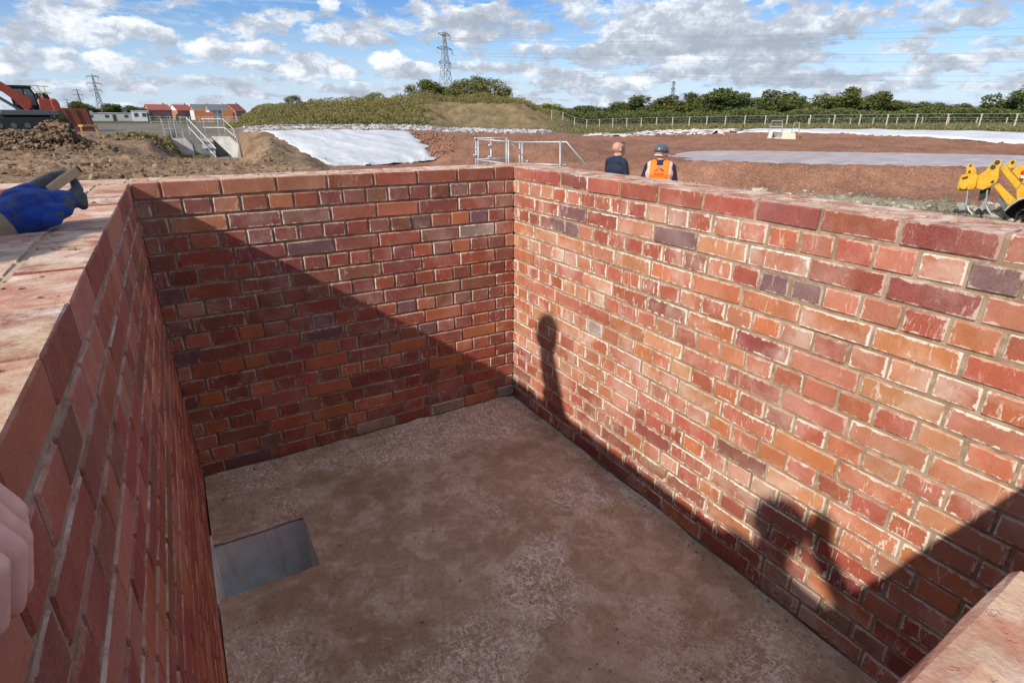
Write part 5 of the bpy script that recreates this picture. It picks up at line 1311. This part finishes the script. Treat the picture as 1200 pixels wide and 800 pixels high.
# worker with the blue glove, crouched outside the left wall
def glove_material():
    m, N = new_mat('blue_knit_glove'); p = N.n('ShaderNodeTexCoord').outputs['Object']
    n = N.noise(p, 26, 4, .6); w = N.noise(p, 420, 2, .5); dirt = N.noise(p, 14, 5, .65)
    c = N.mix(N.rng(n, .3, .7), (.010, .035, .20), (.016, .062, .31)); c = N.mix(N.math('MULTIPLY', N.rng(dirt, .52, .72), .45), c, (.13, .12, .15))
    N.out(c, .8, N.bump(N.math('ADD', w, N.math('MULTIPLY', n, 2.0)), .6, .004), spec=.2, **{'Sheen Weight': .15}); return m
COAT = flat('grey_nitrile_coating', (.045, .048, .055), .45, 0, .45, bump=.3, var=.35, sc=40)
GLOVE = glove_material()
WORK = flat('grey_work_jacket', (.10, .10, .11), .9, bump=.3, sc=20)
worker = person('crouched worker whose blue gloved hand rests on the brick wall', (-2.9, -1.25, -.33), 0)
def G(px, py, r): return tuple(at(px, py, r))
WRIST = G(-28, 268, 1.735); FORE = G(-150, 270, 1.86); ELB = (-2.48, -1.52, .14)
def bw(pts): return [tuple(Vector(p)-worker.location) for p in pts]
def shift_b(B): return [(tuple(Vector(a)-worker.location), tuple(Vector(b)-worker.location), ra, rb, k) for a, b, ra, rb, k in B]
hb, T = head_bones((-2.56, -1.215, .93), -math.pi/2, -.45)
B = [((-3.08, -1.70, .42), (-3.08, -1.50, .42), .14, .14, 2), ((-2.98, -1.64, .47), (-2.98, -1.50, .47), .13, .13, 1), ((-2.86, -1.62, .54), (-2.86, -1.45, .54), .12, .12, 1), ((-2.80, -1.66, .60), (-2.78, -1.34, .62), .065, .07, 1), ((-2.76, -1.42, .64), (-2.62, -1.25, .84), .085, .078, 0),
     ((-2.80, -1.68, .60), ELB, .062, .05, 1), (ELB, WRIST, .046, .036, 1), ((-2.78, -1.33, .61), (-2.66, -1.22, .36), .06, .048, 1), ((-2.66, -1.22, .36), (-2.62, -1.30, .12), .044, .036, 1), ((-2.62, -1.30, .12), (-2.62, -1.31, .03), .036, .034, 0)]
for y in (-1.74, -1.46):
    B += [((-3.05, y, .42), (-2.72, y, .18), .09, .066, 2), ((-2.72, y, .18), (-2.96, y, -.22), .062, .048, 2), ((-2.98, y, -.27), (-2.78, y, -.28), .05, .042, 3)]
flesh('body', shift_b(B+hb), .014, [SKIN, WORK, DARKC, BOOT], 5, worker)
Tw = lambda x, y, z: tuple(Vector(T(x, y, z))-worker.location); face_bits(worker, Tw)
mb = MB(); mb.ball(Tw(0, -.022, .045), (.105, .105, .09), 14, 10); mb.build('cap', DARKC, worker, smooth=True)
# cuff: two folds of tan cloth over the wrist
cuff = shift_b([(G(-60, 272, 1.76), G(-20, 271, 1.70), .047, .047, 0), (G(-18, 270, 1.70), G(-6, 266, 1.70), .0485, .0475, 0)])
flesh('sleeve_cuff', cuff, .005, [SLEEVE], 3, worker)
HB = [(G(-22, 268, 1.72), G(14, 256, 1.71), .036, .046, 0), (G(14, 256, 1.71), G(40, 246, 1.715), .046, .045, 0), (G(24, 240, 1.74), G(52, 237, 1.735), .040, .032, 0), (G(36, 256, 1.69), G(56, 253, 1.69), .033, .027, 0),
      (G(52, 237, 1.735), G(70, 233, 1.735), .030, .020, 0), (G(56, 250, 1.69), G(68, 248, 1.69), .026, .020, 0), (G(20, 236, 1.76), G(34, 226, 1.77), .032, .024, 0),
      # index, middle, ring, little: blue to the middle knuckle, coated beyond
      (G(70, 231, 1.75), G(84, 231, 1.765), .0180, .0150, 0), (G(84, 231, 1.765), G(91, 222, 1.79), .0145, .0125, 1), (G(91, 222, 1.79), G(87, 213, 1.81), .0120, .0105, 1),
      (G(72, 240, 1.715), G(85, 237, 1.72), .0175, .0150, 0), (G(85, 237, 1.72), G(95, 230, 1.735), .0150, .0130, 1), (G(95, 230, 1.735), G(97.5, 241, 1.725), .0125, .0110, 1),
      (G(66, 251, 1.685), G(77, 247, 1.69), .0170, .0150, 0), (G(77, 247, 1.69), G(82, 239, 1.70), .0140, .0120, 1), (G(82, 239, 1.70), G(76, 236, 1.73), .0120, .0110, 1),
      (G(58, 259, 1.665), G(66, 257, 1.67), .0150, .0135, 0), (G(66, 257, 1.67), G(70, 250, 1.68), .0125, .0110, 1),
      # thumb lies on top, along the wooden stick
      (G(34, 226, 1.77), G(48, 216, 1.785), .0185, .0165, 1), (G(48, 216, 1.785), G(62, 208, 1.80), .0165, .0145, 1), (G(62, 208, 1.80), G(74, 204, 1.81), .0140, .0105, 1)]
glove = flesh('work_glove', shift_b(HB), .0030, [GLOVE, COAT], 3, worker)
tag(glove, 'blue knitted work glove with dark grey coated fingers')
def stick():
    a, b = Vector(G(56, 223, 1.775)), Vector(G(91, 199.5, 1.80)); mid = a; e = empty('wooden_stick', a); tag(e, 'short flat wooden stick held between blue gloved finger and thumb', 'stick')
    mb = MB(); mb.bar(a, b, .015, .020); local(e, mb).build('shaft', flat('bare_wood', (.60, .42, .24), .7, bump=.3, sc=40), e, bevel=.0022)
    d = (b-a).normalized(); mb = MB(); mb.bar(b+d*.0003, b+d*.006, .012, .0165); local(e, mb).build('tip', flat('dark_wood_end', (.10, .06, .04), .8), e, bevel=.0015)
stick()

# photographer's bare fingers over the left wall; the rest of the person is out of the picture
ph = person('person whose bare fingers grip the top edge of the shaded wall', (-3.05, -2.95, -.33), 0)
def shp(B): return [(tuple(Vector(a)-ph.location), tuple(Vector(b)-ph.location), ra, rb, k) for a, b, ra, rb, k in B]
hb, T = head_bones((-2.74, -2.79, .84), -math.pi/2+.3, -.35)
W2 = (-1.99, -2.385, .062)
B = [((-3.24, -3.05, .46), (-3.20, -2.84, .46), .14, .14, 2), ((-3.10, -3.0, .60), (-3.06, -2.84, .60), .13, .13, 1), ((-2.96, -2.98, .66), (-2.92, -2.76, .66), .12, .12, 1), ((-2.90, -3.06, .72), (-2.84, -2.66, .72), .07, .07, 1), ((-2.86, -2.84, .76), (-2.78, -2.80, .83), .062, .056, 0),
     ((-2.84, -2.66, .71), (-2.44, -2.48, .32), .06, .046, 1), ((-2.44, -2.48, .32), W2, .044, .030, 1), ((-2.90, -3.06, .71), (-2.58, -3.10, .52), .06, .05, 1), ((-2.58, -3.10, .52), (-2.36, -2.82, .60), .046, .040, 1), ((-2.36, -2.82, .60), (-2.30, -2.78, .66), .038, .042, 0)]
for y0, y1 in ((-3.08, -3.12), (-2.82, -2.72)):
    B += [((-3.22, y0, .44), (-2.88, y1, .16), .09, .066, 2), ((-2.88, y1, .16), (-3.08, y1, -.22), .062, .048, 2), ((-3.10, y1, -.27), (-2.90, y1, -.28), .05, .042, 3)]
flesh('body', shp(B+hb), .014, [SKIN, WORK, DARKC, BOOT], 5, ph)
Tp = lambda x, y, z: tuple(Vector(T(x, y, z))-ph.location); face_bits(ph, Tp)
mb = MB(); mb.ball(Tp(0, -.025, .035), (.100, .108, .09), 14, 10); mb.build('hair', HAIR, ph, smooth=True)
HB = [(W2, (-1.93, -2.37, .050), .028, .032, 0)]
for i, (y, dz, dx) in enumerate(((-2.312, -.004, .0), (-2.340, -.008, .006), (-2.368, .0, .010), (-2.395, .010, .008))):
    HB += [((-1.93, y*.6-.4*2.37, .048), (-1.868, y, .040), .022, .0145, 0), ((-1.868, y, .040), (-1.806+dx, y, .034), .0130, .0120, 0), ((-1.806+dx, y, .034), (-1.783+dx, y, -.014+dz), .0118, .0108, 0), ((-1.783+dx, y, -.014+dz), (-1.788+dx*.6, y-.002, -.052+dz), .0104, .0088, 0)]
HB += [((-1.94, -2.40, .04), (-1.89, -2.44, .026), .020, .014, 0), ((-1.89, -2.44, .026), (-1.84, -2.452, .018), .0135, .011, 0)]
def skin_hand():
    m, N = new_mat('hand_skin'); p = N.n('ShaderNodeTexCoord').outputs['Object']
    n = N.noise(p, 45, 4, .6); w = N.noise(N.mapping(p, (1, 1, 4)), 130, 3, .6)
    N.out(N.mix(N.rng(n, .3, .7), (.72, .36, .28), (.82, .48, .39)), .55, N.bump(N.math('ADD', N.math('MULTIPLY', w, .5), n), .25, .002), spec=.35, **{'Subsurface Weight': .12, 'Subsurface Radius': (.008, .003, .002), 'Subsurface Scale': 1.0}); return m
flesh('hand', shp(HB), .0026, [skin_hand()], 3, ph)
